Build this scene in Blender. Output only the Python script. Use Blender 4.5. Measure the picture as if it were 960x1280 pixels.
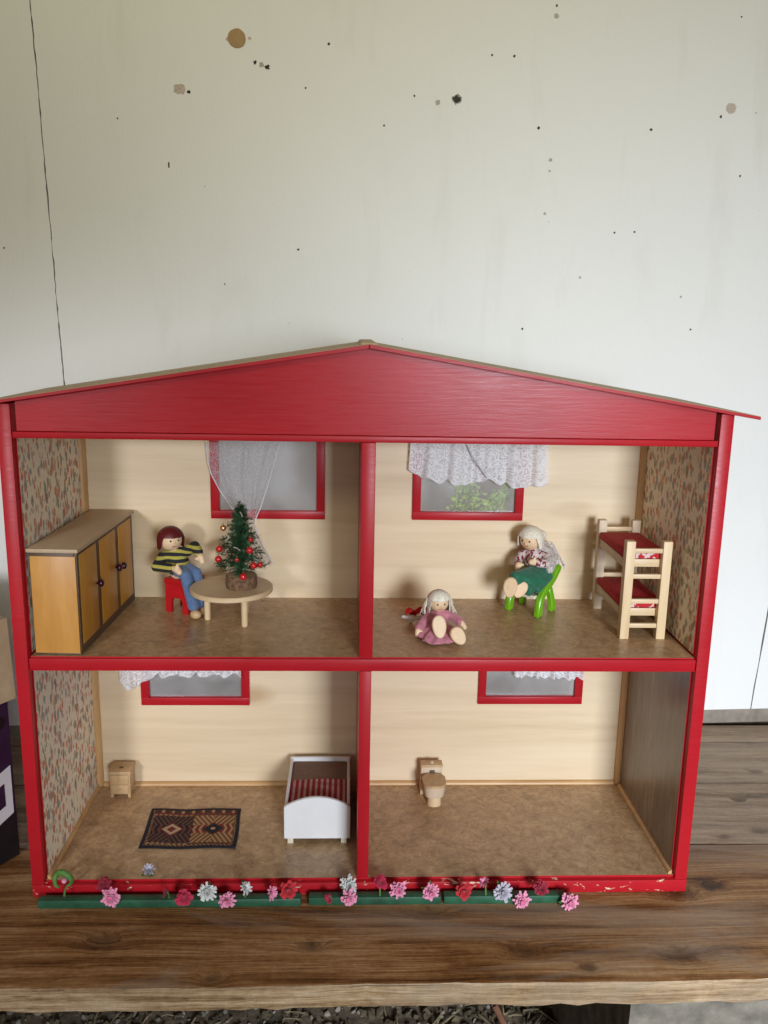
import bpy, bmesh, math, random
import numpy as np
from mathutils import Vector, Matrix
random.seed(7)
for o in list(bpy.data.objects): bpy.data.objects.remove(o)
S = bpy.context.scene; C = S.collection
R = math.radians
# ------------------------------------------------------------------ camera
cam = bpy.data.cameras.new('camera'); co = bpy.data.objects.new('camera', cam); C.objects.link(co)
yaw, pit, rol = 0.04295, 0.21184, 0.01872
fw = Vector((math.sin(yaw)*math.cos(pit), math.cos(yaw)*math.cos(pit), -math.sin(pit)))
rt = Vector((math.cos(yaw), -math.sin(yaw), 0)); up = rt.cross(fw)
r2 = math.cos(rol)*rt + math.sin(rol)*up; u2 = -math.sin(rol)*rt + math.cos(rol)*up
CP = Vector((-0.02092, -0.7944, 0.56703))
m = Matrix((r2, u2, -fw)).transposed().to_4x4(); m.translation = CP; co.matrix_world = m
cam.sensor_fit = 'VERTICAL'; cam.sensor_height = 36; cam.lens = 36*1068.85/1280
cam.clip_start = .02; cam.clip_end = 60; S.camera = co
# ------------------------------------------------------------------ world and lamps (a dim shed lit from its open front)
W = bpy.data.worlds.new('World'); S.world = W; W.use_nodes = True
bg = W.node_tree.nodes['Background']; bg.inputs[0].default_value = (1.0, .95, .84, 1); bg.inputs[1].default_value = .20
def look(o, to):
    o.rotation_euler = (Vector(to)-o.location).to_track_quat('-Z', 'Y').to_euler()
def area(name, loc, to, sx, sy, e, col, spread=180):
    l = bpy.data.lights.new(name, 'AREA'); l.shape = 'RECTANGLE'; l.size = sx; l.size_y = sy; l.energy = e; l.color = col
    l.spread = R(spread); o = bpy.data.objects.new(name, l); C.objects.link(o); o.location = loc; look(o, to); return o
area('doorway_light', (.54, -2.1, .60), (.60, 0, -.02), .45, .5, 9.0, (.82, .90, 1.0), 60)
area('grass_bounce_light', (.05, -1.9, 1.5), (-.05, .37, 1.25), 1.3, .4, 3.0, (1, .93, .60), 64)
sp = bpy.data.lights.new('left_light_standin', 'SPOT'); sp.energy = 88; sp.color = (.90, .93, 1); sp.shadow_soft_size = .12  # added spot standing in for doorway light that reaches the left rooms
sp.spot_size = R(27); sp.spot_blend = 1
so = bpy.data.objects.new('left_light_standin', sp); C.objects.link(so); so.location = (-.75, -1.75, .66); look(so, (-.46, .1, .22))
S.view_settings.view_transform = 'Standard'; S.view_settings.look = 'None'; S.view_settings.exposure = 0; S.view_settings.gamma = 1
S.view_settings.use_curve_mapping = False
S.render.resolution_x = 768; S.render.resolution_y = 1024

# ------------------------------------------------------------------ pixel of the measured drawing -> point on a plane (used to survey positions)
def ray(px): return (px[0]-480)/1068.85*r2 - (px[1]-640)/1068.85*u2 + fw
def onz(px, z):
    d = ray(px); return CP + d*((z-CP.z)/d.z)
def ony(px, y):
    d = ray(px); return CP + d*((y-CP.y)/d.y)
# ------------------------------------------------------------------ materials
def new(name):
    mt = bpy.data.materials.new(name); mt.use_nodes = True; nt = mt.node_tree
    return mt, nt, nt.nodes['Principled BSDF'], (lambda t, **k: node(nt, t, **k))
def node(nt, t, **k):
    n = nt.nodes.new(t)
    for a, v in k.items():
        if a.startswith('i_'):
            key = a[2:]; key = int(key) if key.isdigit() else key.replace('_', ' ')
            n.inputs[key].default_value = v
        else: setattr(n, a, v)
    return n
def ramp(nt, fac, stops, interp='LINEAR'):
    n = nt.nodes.new('ShaderNodeValToRGB'); cr = n.color_ramp; cr.interpolation = interp
    while len(cr.elements) > 1: cr.elements.remove(cr.elements[-1])
    cr.elements[0].position = stops[0][0]; cr.elements[0].color = (*stops[0][1], 1)
    for p, c in stops[1:]:
        e = cr.elements.new(p); e.color = (*c, 1)
    nt.links.new(fac, n.inputs[0]); return n.outputs[0]
def coords(nt, scale=(1, 1, 1), rot=(0, 0, 0), kind='Object', loc=(0, 0, 0)):
    tc = nt.nodes.new('ShaderNodeTexCoord'); mp = nt.nodes.new('ShaderNodeMapping')
    mp.inputs['Scale'].default_value = scale; mp.inputs['Rotation'].default_value = rot; mp.inputs['Location'].default_value = loc
    nt.links.new(tc.outputs[kind], mp.inputs[0]); return mp.outputs[0]
def bump(nt, bsdf, h, strength=.3, dist=.001):
    b = nt.nodes.new('ShaderNodeBump'); b.inputs['Strength'].default_value = strength; b.inputs['Distance'].default_value = dist
    nt.links.new(h, b.inputs['Height']); nt.links.new(b.outputs[0], bsdf.inputs['Normal'])
def mixc(nt, fac, a, b, mode='MIX'):
    n = nt.nodes.new('ShaderNodeMix'); n.data_type = 'RGBA'; n.blend_type = mode
    for i, v in ((0, fac), (6, a), (7, b)):
        if isinstance(v, (int, float)): n.inputs[i].default_value = v
        elif isinstance(v, tuple): n.inputs[i].default_value = (*v, 1)
        else: nt.links.new(v, n.inputs[i])
    return n.outputs[2]
def noise(nt, vec, scale, detail=4, rough=.55, dist=0, out='Fac'):
    n = nt.nodes.new('ShaderNodeTexNoise'); nt.links.new(vec, n.inputs['Vector'])
    n.inputs['Scale'].default_value = scale; n.inputs['Detail'].default_value = detail; n.inputs['Roughness'].default_value = rough
    n.inputs['Distortion'].default_value = dist; return n.outputs[out]
def math_(nt, op, a, b=None, c=None):
    n = nt.nodes.new('ShaderNodeMath'); n.operation = op
    for i, v in enumerate((a, b, c)):
        if v is None: continue
        if isinstance(v, (int, float)): n.inputs[i].default_value = v
        else: nt.links.new(v, n.inputs[i])
    return n.outputs[0]
def plain(name, col, rough=.5, var=.15, scale=150, bmp=.1, metal=0, coat=0, sheen=0, bd=.0005):
    mt, nt, b, N = new(name)
    v = coords(nt); f = noise(nt, v, scale)
    lo = tuple(max(0, c*(1-var)) for c in col); hi = tuple(min(1, c*(1+var)) for c in col)
    nt.links.new(ramp(nt, f, [(.3, lo), (.7, hi)]), b.inputs['Base Color'])
    b.inputs['Roughness'].default_value = rough; b.inputs['Metallic'].default_value = metal
    b.inputs['Coat Weight'].default_value = coat; b.inputs['Sheen Weight'].default_value = sheen
    if bmp: bump(nt, b, f, bmp, bd)
    return mt
def wood(name, cols, along='x', scale=1.0, rough=.5, stretch=12, bmp=.15, knots=0, knotcol=(.1, .05, .02), rot=(0, 0, 0), bd=.0006, coat=0, blot=.5):
    """grain lines running along one axis; scale in 'lines per 10 cm' terms"""
    mt, nt, b, N = new(name)
    s = [90*scale]*3; s['xyz'.index(along)] = 90*scale/stretch
    v = coords(nt, tuple(s), rot)
    f1 = noise(nt, v, 1.0, 6, .6, .6); f2 = noise(nt, v, 4.5, 4, .6)
    big = coords(nt, tuple(k*.12 for k in s), rot); f3 = noise(nt, big, 1.3, 3, .5, 1.0)
    g = math_(nt, 'ADD', math_(nt, 'MULTIPLY', f1, .55), math_(nt, 'ADD', math_(nt, 'MULTIPLY', f2, .25), math_(nt, 'MULTIPLY', f3, .2+.0*blot)))
    n = len(cols); col = ramp(nt, g, [(.34+.34*i/(n-1), c) for i, c in enumerate(cols)])
    if knots:
        kv = coords(nt, (1, 1, 1) if along != 'x' else (.45, 1, 1), rot)
        nz = noise(nt, kv, 30, 2, .5, 0, 'Color')
        add = nt.nodes.new('ShaderNodeVectorMath'); add.operation = 'MULTIPLY_ADD'; add.inputs[1].default_value = (.012,)*3
        nt.links.new(nz, add.inputs[0]); nt.links.new(kv, add.inputs[2])
        vo = nt.nodes.new('ShaderNodeTexVoronoi'); vo.inputs['Scale'].default_value = knots; nt.links.new(add.outputs[0], vo.inputs[0])
        k = ramp(nt, vo.outputs['Distance'], [(.05, (1, 1, 1)), (.16, (0, 0, 0))])
        sel = math_(nt, 'GREATER_THAN', noise(nt, vo.outputs['Position'], 900, 0), .53)
        col = mixc(nt, math_(nt, 'MULTIPLY', math_(nt, 'MULTIPLY', k, sel), .8), col, knotcol)
    nt.links.new(col, b.inputs['Base Color'])
    b.inputs['Roughness'].default_value = rough; b.inputs['Coat Weight'].default_value = coat
    if bmp: bump(nt, b, g, bmp, bd)
    return mt
M = {}
# red gloss paint brushed over wood
def redpaint(name, wear, r0=.30, r1=.46, spec=.26, bs=.2):
    mt, nt, b, N = new(name)
    v = coords(nt, (22, 90, 420)); f = noise(nt, v, 1.0, 6, .7)
    v2 = coords(nt); f2 = noise(nt, v2, 9, 3); f3 = noise(nt, v2, 1100, 3, .7)
    col = ramp(nt, f2, [(.3, (.37, .008, .014)), (.7, (.45, .011, .018))])
    col = mixc(nt, ramp(nt, f, [(.45, (0, 0, 0)), (.8, (.35,)*3)]), col, (.47, .018, .028))
    if wear:
        vw = coords(nt, (1, 1, 2.2)); fw_ = noise(nt, vw, 46, 6, .68, 1.2)
        chips = ramp(nt, fw_, [(.622, (0, 0, 0)), (.64, (1, 1, 1))])
        col = mixc(nt, chips, col, (.70, .60, .42))
    nt.links.new(col, b.inputs['Base Color'])
    nt.links.new(ramp(nt, f, [(.3, (r0,)*3), (.75, (r1,)*3)]), b.inputs['Roughness'])
    b.inputs['Specular IOR Level'].default_value = spec
    bump(nt, b, math_(nt, 'ADD', f, math_(nt, 'MULTIPLY', f3, .15)), bs, .0005); return mt
M['red'] = redpaint('red_paint', False); M['redworn'] = redpaint('worn_red_paint', True); M['redgable'] = redpaint('brushed_red_paint', False, .24, .40, .26, .20)
M['pine'] = wood('pale_pine_ply', [(.63, .475, .29), (.73, .57, .375), (.79, .64, .44)], 'x', .42, .5, 16, .05, 9, (.50, .33, .17))
M['roof'] = wood('raw_board', [(.36, .25, .13), (.47, .34, .19), (.55, .42, .25)], 'x', .6, .6, 10)
M['trim'] = wood('varnished_trim', [(.42, .22, .08), (.55, .32, .13), (.63, .40, .18)], 'z', .8, .4, 8)
M['trimx'] = wood('varnished_trim_long', [(.42, .22, .08), (.55, .32, .13), (.63, .40, .18)], 'x', .8, .4, 8)
M['darkwall'] = wood('dark_wood_film', [(.11, .075, .052), (.21, .155, .115), (.38, .30, .235)], 'z', 1.1, .30, 6, .08, rot=(R(22), 0, 0))
M['ply'] = wood('light_wood', [(.58, .40, .22), (.68, .50, .29), (.76, .58, .36)], 'z', .9, .5, 9, .08)
M['plyx'] = wood('light_wood_flat', [(.56, .39, .22), (.64, .47, .28), (.70, .54, .34)], 'x', .9, .45, 9, .08)
M['honey'] = wood('honey_veneer', [(.42, .185, .035), (.53, .25, .055), (.60, .31, .08)], 'z', .5, .42, 7, .04)
M['honeyd'] = wood('dark_honey_veneer', [(.44, .19, .018), (.54, .245, .028), (.60, .29, .04)], 'z', .5, .35, 7, .04)
M['edge'] = wood('dark_brown_edge', [(.055, .030, .014), (.085, .048, .023), (.12, .07, .036)], 'y', .8, .5, 8)
M['cuptop'] = wood('cupboard_top', [(.42, .29, .175), (.47, .335, .205), (.53, .385, .25)], 'y', .4, .45, 6, .03)
M['natural'] = wood('oiled_beech', [(.42, .26, .12), (.52, .34, .17), (.60, .42, .23)], 'z', 1.0, .5, 7, .08)
M['beech'] = wood('pale_beech', [(.52, .39, .26), (.60, .46, .32), (.66, .53, .38)], 'z', 1.0, .5, 7, .06)
M['dollwood'] = plain('doll_wood', (.74, .52, .32), .5, .06, 300, .05)
M['bench'] = None
def benchmat(name, cols, seed, knots=(), gs=1.0):
    mt, nt, b, N = new(name)
    wv = coords(nt, (2.2, 9, 9), loc=(seed, 0, seed)); warp = noise(nt, wv, 1.0, 3, .5, 0, 'Color')
    base = coords(nt)
    # grain bends round each knot
    kn = None; bend = None
    for (kx, ky, kr) in knots:
        vm = nt.nodes.new('ShaderNodeVectorMath'); vm.operation = 'SUBTRACT'; nt.links.new(base, vm.inputs[0]); vm.inputs[1].default_value = (kx, ky, 0)
        vs = nt.nodes.new('ShaderNodeVectorMath'); vs.operation = 'MULTIPLY'; nt.links.new(vm.outputs[0], vs.inputs[0]); vs.inputs[1].default_value = (.55/kr, 1/kr, 0)
        nzk = noise(nt, base, 120, 3, .6, 0, 'Color'); va = nt.nodes.new('ShaderNodeVectorMath'); va.operation = 'MULTIPLY_ADD'; va.inputs[1].default_value = (1.1, 1.1, 0); nt.links.new(nzk, va.inputs[0]); nt.links.new(vs.outputs[0], va.inputs[2])
        ln_ = nt.nodes.new('ShaderNodeVectorMath'); ln_.operation = 'DISTANCE'; nt.links.new(va.outputs[0], ln_.inputs[0]); ln_.inputs[1].default_value = (.55, .55, 0)
        k = ramp(nt, math_(nt, 'MULTIPLY', ln_.outputs['Value'], .33), [(.08, (1,)*3), (.22, (.75,)*3), (.36, (.25,)*3), (.62, (0,)*3)])
        kn = k if kn is None else math_(nt, 'MAXIMUM', kn, k)
    mp = nt.nodes.new('ShaderNodeMapping'); mp.inputs['Scale'].default_value = (3.2*gs, 150*gs, 150*gs); mp.inputs['Location'].default_value = (seed, seed*3, 0); nt.links.new(base, mp.inputs[0])
    add = nt.nodes.new('ShaderNodeVectorMath'); add.operation = 'MULTIPLY_ADD'; add.inputs[1].default_value = (.3, 5.5, 5.5)
    nt.links.new(warp, add.inputs[0]); nt.links.new(mp.outputs[0], add.inputs[2]); vec = add.outputs[0]
    if kn is not None:
        cx = nt.nodes.new('ShaderNodeCombineXYZ'); nt.links.new(math_(nt, 'MULTIPLY', kn, 2.2), cx.inputs[1])
        ad2 = nt.nodes.new('ShaderNodeVectorMath'); ad2.operation = 'ADD'; nt.links.new(vec, ad2.inputs[0]); nt.links.new(cx.outputs[0], ad2.inputs[1]); vec = ad2.outputs[0]
    f1 = noise(nt, vec, .55, 3, .55, .25); f2 = noise(nt, vec, 3.6, 6, .75); f3 = noise(nt, coords(nt, (3, 11, 11), loc=(seed*2, 0, 0)), 1.6, 5, .62, 1.0); f4 = noise(nt, base, 160, 4, .7)
    g = math_(nt, 'ADD', math_(nt, 'ADD', math_(nt, 'MULTIPLY', f1, .34), math_(nt, 'MULTIPLY', f4, .10)), math_(nt, 'ADD', math_(nt, 'MULTIPLY', f2, .36), math_(nt, 'MULTIPLY', f3, .20)))
    col = ramp(nt, g, [(.40+.20*i/(len(cols)-1), c) for i, c in enumerate(cols)])
    wr = ramp(nt, noise(nt, coords(nt, (2.0, 6, 6), loc=(seed, 2, 0)), 1.3, 6, .65, .8), [(.47, (0,)*3), (.60, (.55,)*3)])
    col = mixc(nt, wr, col, (.30, .23, .165))
    if kn is not None: col = mixc(nt, math_(nt, 'MULTIPLY', kn, .55), col, (.028, .014, .008))
    sc = noise(nt, coords(nt, (4, 260, 260), loc=(0, seed, 0)), 1, 2, .5, .3); chk = ramp(nt, sc, [(.68, (0, 0, 0)), (.73, (.7,)*3)])
    col = mixc(nt, chk, col, (.025, .014, .008))
    scr = noise(nt, coords(nt, (12, 330, 330), (0, 0, R(24)), loc=(seed, 1, 0)), 1, 1, .5); col = mixc(nt, ramp(nt, scr, [(.765, (0, 0, 0)), (.80, (.55,)*3)]), col, (.05, .03, .02))
    dus = noise(nt, base, 520, 3, .7); col = mixc(nt, ramp(nt, dus, [(.64, (0, 0, 0)), (.78, (.4,)*3)]), col, (.38, .32, .25))
    nt.links.new(col, b.inputs['Base Color'])
    nt.links.new(ramp(nt, f3, [(.3, (.36,)*3), (.7, (.60,)*3)]), b.inputs['Roughness'])
    b.inputs['Specular IOR Level'].default_value = .22
    bump(nt, b, math_(nt, 'SUBTRACT', g, math_(nt, 'MULTIPLY', chk, .3)), .6, .0016); return mt
BC = [(.05, .017, .004), (.155, .062, .017), (.275, .135, .048), (.42, .25, .12)]
BG = [(.065, .042, .024), (.19, .125, .074), (.30, .21, .135), (.42, .31, .205)]
def kpx(*l): return [((p:=onz((x, y), -.0148)).x, p.y-.1, r) for x, y, r in l]
M['bench1'] = benchmat('varnished_bench_board', BC, 1.3, kpx((850, 1119, .012), (848, 1193, .012), (655, 1190, .010), (540, 1140, .010), (130, 1176, .011), (390, 1183, .007), (890, 1108, .008), (265, 1225, .006), (735, 1210, .006)))
M['bench2'] = benchmat('weathered_bench_board', BG, 4.1, kpx((925, 1000, .005), (905, 1045, .006), (950, 1038, .007))); M['bench3'] = benchmat('grey_bench_board', BG, 7.7, kpx((945, 965, .006), (935, 927, .008)))
M['raw'] = benchmat('raw_board_edge', [(.09, .045, .02), (.27, .165, .08), (.44, .30, .17), (.62, .48, .33)], 2.2, (), 1.5)
def floormat(name, k):
    mt, nt, b, N = new(name)
    v = coords(nt); f = noise(nt, v, 95, 9, .78, .8); f2 = noise(nt, v, 12, 4, .6, 1.2); f4 = noise(nt, v, 700, 3, .7)
    g = math_(nt, 'ADD', math_(nt, 'MULTIPLY', f, .62), math_(nt, 'ADD', math_(nt, 'MULTIPLY', f2, .26), math_(nt, 'MULTIPLY', f4, .12)))
    col = ramp(nt, g, [(.36, tuple(c*k for c in (.13, .074, .033))), (.46, tuple(c*k for c in (.24, .148, .072))), (.55, tuple(c*k for c in (.33, .215, .112))), (.66, tuple(c*k for c in (.43, .305, .178)))])
    vein = ramp(nt, math_(nt, 'ABSOLUTE', math_(nt, 'SUBTRACT', noise(nt, v, 38, 6, .7, 1.5), .5)), [(.0, (.5,)*3), (.018, (0,)*3)])
    col = mixc(nt, vein, col, tuple(c*k for c in (.13, .08, .045)))
    du = ramp(nt, noise(nt, v, 330, 2, .6), [(.70, (0,)*3), (.76, (.5,)*3)]); col = mixc(nt, du, col, (.5, .42, .32))
    nt.links.new(col, b.inputs['Base Color'])
    nt.links.new(ramp(nt, f2, [(.3, (.26,)*3), (.7, (.42,)*3)]), b.inputs['Roughness']); bump(nt, b, f, .06, .0004); return mt
M['floor'] = floormat('mottled_vinyl', 1.6)
def paper(name, ground, k):
    mt, nt, b, N = new(name)
    v0 = coords(nt, (1, 1, 1)); nz = noise(nt, v0, 140, 2, .5, 0, 'Color')
    ad = nt.nodes.new('ShaderNodeVectorMath'); ad.operation = 'MULTIPLY_ADD'; ad.inputs[1].default_value = (.006,)*3
    nt.links.new(nz, ad.inputs[0]); nt.links.new(v0, ad.inputs[2])
    fib = noise(nt, coords(nt, (900, 900, 160), (R(-25), 0, 0)), 1, 3, .6)
    col = ramp(nt, fib, [(.3, tuple(c*.80 for c in ground)), (.7, ground)])
    layers = [(140, (0, 0, 0), .40, .34, [(.0, (.60, .09, .03)), (.4, (.66, .16, .05)), (.6, (.62, .30, .08)), (.8, (.62, .07, .06))]),
              (126, (.3, .7, .2), .38, .36, [(.0, (.20, .26, .32)), (.35, (.22, .26, .17)), (.6, (.30, .32, .36)), (.8, (.17, .22, .17))]),
              (170, (.9, .1, .5), .34, .34, [(.0, (.34, .28, .15)), (.5, (.42, .22, .12)), (.75, (.27, .30, .20))])]
    for sc, off, r, th, pal in layers:
        mp = nt.nodes.new('ShaderNodeMapping'); mp.inputs['Scale'].default_value = (1, .95, .52); mp.inputs['Rotation'].default_value = (R(-28), 0, 0); mp.inputs['Location'].default_value = off
        nt.links.new(ad.outputs[0], mp.inputs[0])
        vo = nt.nodes.new('ShaderNodeTexVoronoi'); vo.inputs['Scale'].default_value = sc; vo.inputs['Randomness'].default_value = .9
        nt.links.new(mp.outputs[0], vo.inputs[0])
        d = ramp(nt, vo.outputs['Distance'], [(r-.07, (1, 1, 1)), (r+.05, (0, 0, 0))])
        sep = nt.nodes.new('ShaderNodeSeparateColor'); nt.links.new(vo.outputs['Color'], sep.inputs[0])
        sel = math_(nt, 'GREATER_THAN', sep.outputs[1], th)
        pc = ramp(nt, sep.outputs[0], pal, 'CONSTANT')
        col = mixc(nt, math_(nt, 'MULTIPLY', math_(nt, 'MULTIPLY', d, sel), .78), col, pc)
    nt.links.new(col, b.inputs['Base Color']); b.inputs['Roughness'].default_value = .6; bump(nt, b, fib, .1, .0003); return mt
M['paper'] = paper('floral_wallpaper', (.97, .88, .70), 1)
def wallmat(name, base):
    mt, nt, b, N = new(name)
    v = coords(nt); f = noise(nt, v, 2.2, 4, .6, .4); f2 = noise(nt, v, 260, 3, .6); f3 = noise(nt, coords(nt, (3, 3, .7)), 6, 5, .6, .6)
    col = ramp(nt, f, [(.3, tuple(c*.95 for c in base)), (.7, base)])
    col = mixc(nt, ramp(nt, f3, [(.56, (0, 0, 0)), (.82, (.24,)*3)]), col, (.50, .46, .38))
    sp_ = ramp(nt, noise(nt, v, 95, 2, .5), [(.775, (0, 0, 0)), (.80, (.5,)*3)])
    col = mixc(nt, sp_, col, (.30, .26, .2))
    nt.links.new(col, b.inputs['Base Color']); b.inputs['Roughness'].default_value = .5
    bump(nt, b, math_(nt, 'ADD', math_(nt, 'MULTIPLY', f2, .5), f3), .22, .002); return mt
M['wall'] = wallmat('white_painted_board', (.78, .775, .745))
M['skirt'] = plain('grey_dirty_strip', (.24, .20, .16), .6, .25, 60, .2)
M['gap'] = plain('dark_gap', (.10, .07, .045), .9, .3, 80, 0)
M['cork'] = wood('wooden_plug', [(.28, .16, .06), (.38, .23, .09), (.42, .27, .12)], 'z', 1, .6, 5)
M['hole'] = plain('nail_hole', (.03, .026, .022), .8, .3, 200, 0)
M['filler'] = plain('crumbled_filler', (.52, .43, .37), .8, .4, 700, .5)
M['filler2'] = plain('grey_filler', (.42, .40, .35), .8, .3, 500, .4)
M['white'] = plain('white_paint', (.78, .77, .76), .3, .03, 60, .02, coat=.2)
M['cream'] = plain('cream_paint', (.70, .62, .47), .4, .06, 80, .05)
M['stoolred'] = plain('red_lacquer', (.42, .008, .012), .3, .1, 80, .05)
M['green'] = plain('bright_green_paint', (.155, .40, .012), .28, .12, 90, .05, coat=.2)
M['greenrail'] = plain('green_rail_paint', (.016, .085, .040), .5, .45, 45, .4)
M['hairred'] = plain('dark_red_hair', (.10, .005, .008), .45, .3, 500, .5)
M['hairwhite'] = plain('white_hair', (.72, .66, .54), .6, .25, 700, .6)
M['denim'] = plain('blue_denim', (.085, .145, .27), .85, .35, 700, .5, sheen=.2)
M['skirt_green'] = plain('green_cloth', (.008, .115, .06), .75, .25, 240, .5, sheen=.2)
M['mauve'] = plain('mauve_cloth', (.48, .17, .22), .8, .25, 240, .5, sheen=.3)
M['blouse'] = None
def checks(name, a, b_, c_, sc):
    mt, nt, b, N = new(name)
    vo = nt.nodes.new('ShaderNodeTexVoronoi'); vo.inputs['Scale'].default_value = sc; nt.links.new(coords(nt), vo.inputs[0])
    sep = nt.nodes.new('ShaderNodeSeparateColor'); nt.links.new(vo.outputs['Color'], sep.inputs[0])
    nt.links.new(ramp(nt, sep.outputs[0], [(0, a), (.42, b_), (.75, c_)], 'CONSTANT'), b.inputs['Base Color'])
    b.inputs['Roughness'].default_value = .85; bump(nt, b, vo.outputs['Distance'], .5, .0006); return mt
M['blouse'] = checks('red_white_print', (.55, .45, .43), (.22, .02, .035), (.62, .55, .52), 420)
M['shawl'] = checks('knitted_shawl', (.50, .45, .42), (.40, .33, .31), (.62, .57, .55), 620)
M['mattress'] = checks('red_printed_cloth', (.42, .010, .020), (.50, .02, .03), (.34, .008, .015), 520)
M['mattend'] = checks('red_white_printed_cloth', (.45, .012, .02), (.62, .5, .46), (.45, .012, .02), 330)
def stripes(name, a, b_, sc, axis, warp, sharp=.5, rough=.85):
    mt, nt, b, N = new(name)
    w = nt.nodes.new('ShaderNodeTexWave'); w.wave_type = 'BANDS'; w.bands_direction = axis; w.wave_profile = 'SIN'
    w.inputs['Scale'].default_value = sc; w.inputs['Distortion'].default_value = warp; w.inputs['Detail'].default_value = 1; w.inputs['Detail Scale'].default_value = .4
    nt.links.new(coords(nt), w.inputs[0]); f = noise(nt, coords(nt), 900, 2)
    nt.links.new(ramp(nt, w.outputs['Fac'], [(sharp-.05, a), (sharp+.05, b_)]), b.inputs['Base Color'])
    b.inputs['Roughness'].default_value = rough; bump(nt, b, f, .4, .0005); return mt
M['sweater'] = stripes('yellow_black_stripes', (.012, .012, .016), (.40, .34, .06), 44, 'Z', 2.0, .56)
M['blanket'] = stripes('red_white_striped_cloth', (.30, .012, .02), (.50, .30, .27), 49, 'X', .05, .62)
M['sheet'] = plain('brown_shade_sheet', (.22, .13, .09), .85, .1, 300, .3)  # shade inside the bed put into the mattress colour
M['cloth_red'] = plain('bright_red_felt', (.62, .02, .015), .9, .2, 400, .5)
M['cloth_white'] = plain('white_cloth', (.62, .58, .53), .9, .1, 400, .4)
M['black'] = plain('black_paint', (.02, .018, .016), .5, .2, 200, 0)
M['mouth'] = plain('mouth_paint', (.42, .13, .09), .6, .1, 200, 0)
M['knob'] = plain('violet_metal_knob', (.10, .035, .075), .18, .2, 200, 0, metal=.75)
M['needle'] = plain('green_needles', (.016, .058, .020), .55, .6, 130, 0)
M['bauble'] = plain('red_bauble', (.52, .012, .016), .16, .1, 200, 0, coat=.6)
M['gold'] = plain('copper_bauble', (.70, .36, .16), .2, .1, 200, 0, metal=.8)
M['tinsel'] = plain('silver_tinsel', (.8, .8, .76), .25, .1, 300, 0, metal=.7)
M['bark'] = plain('rough_bark', (.15, .08, .04), .85, .6, 260, .9, bd=.001)
M['logtop'] = wood('log_cut', [(.27, .16, .08), (.36, .23, .12), (.42, .29, .16)], 'z', 1.5, .7, 3)
M['purple'] = plain('dark_purple_card', (.030, .013, .036), .4, .2, 40, .05)
M['card'] = plain('brown_card', (.42, .33, .19), .75, .1, 60, .1)
M['labelw'] = plain('white_print', (.62, .60, .60), .55, .04, 60, 0)
M['blackprint'] = plain('black_print', (.012, .011, .012), .4, .2, 60, 0)
M['concrete'] = plain('grey_stone', (.20, .175, .14), .9, .5, 34, .9, bd=.004)
M['ground'] = plain('dark_earth', (.22, .17, .115), .95, .5, 30, .9, bd=.006)
M['pebA'] = plain('pale_rubble', (.34, .30, .24), .9, .4, 40, .5, bd=.002)
M['pebB'] = plain('brown_rubble', (.13, .10, .06), .95, .5, 50, .5, bd=.002)
M['straw'] = plain('dry_straw', (.36, .28, .16), .85, .4, 90, .2)
M['stick'] = plain('reddish_stick', (.20, .085, .045), .8, .3, 80, .4)
M['leaf'] = plain('reflection_leaf', (.58, .84, .16), .5, .35, 60, .1)  # bright leaf colour of the plant that imitates reflected greenery
def flowermat(n, c1, c2):
    return plain(n, c1, .75, .22, 330, .3, sheen=.2)
M['f_pink'] = flowermat('pink_petal', (.74, .27, .40), 0); M['f_crim'] = flowermat('crimson_petal', (.46, .012, .055), 0)
M['f_red'] = flowermat('red_petal', (.46, .012, .02), 0); M['f_dark'] = flowermat('dark_red_petal', (.30, .008, .03), 0)
M['f_white'] = flowermat('white_petal', (.60, .60, .56), 0); M['f_lilac'] = flowermat('lilac_petal', (.46, .42, .48), 0)
M['f_ctr'] = plain('flower_centre', (.66, .10, .28), .7, .3, 300, .2); M['f_leaf'] = plain('flower_leaf', (.09, .22, .04), .6, .3, 200, .2)
M['f_grey'] = plain('grey_flower_centre', (.22, .24, .28), .7, .3, 300, .2)
def sheer(name, col, alpha_fn):
    mt = bpy.data.materials.new(name); mt.use_nodes = True; nt = mt.node_tree; nt.nodes.clear()
    out = nt.nodes.new('ShaderNodeOutputMaterial'); tr = nt.nodes.new('ShaderNodeBsdfTransparent'); di = nt.nodes.new('ShaderNodeBsdfDiffuse'); tl = nt.nodes.new('ShaderNodeBsdfTranslucent')
    di.inputs[0].default_value = (*col, 1); tl.inputs[0].default_value = (*col, 1)
    m1 = nt.nodes.new('ShaderNodeMixShader'); m1.inputs[0].default_value = .3; nt.links.new(di.outputs[0], m1.inputs[1]); nt.links.new(tl.outputs[0], m1.inputs[2])
    m2 = nt.nodes.new('ShaderNodeMixShader'); a = alpha_fn(nt)
    nt.links.new(a, m2.inputs[0]); nt.links.new(tr.outputs[0], m2.inputs[1]); nt.links.new(m1.outputs[0], m2.inputs[2]); nt.links.new(m2.outputs[0], out.inputs[0]); return mt
def tulle_a(nt):
    f = noise(nt, coords(nt), 700, 2, .6); g = noise(nt, coords(nt), 160, 3, .6)
    return math_(nt, 'ADD', ramp(nt, f, [(.4, (.20,)*3), (.68, (.55,)*3)]), math_(nt, 'MULTIPLY', math_(nt, 'SUBTRACT', g, .5), .5))
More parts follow.
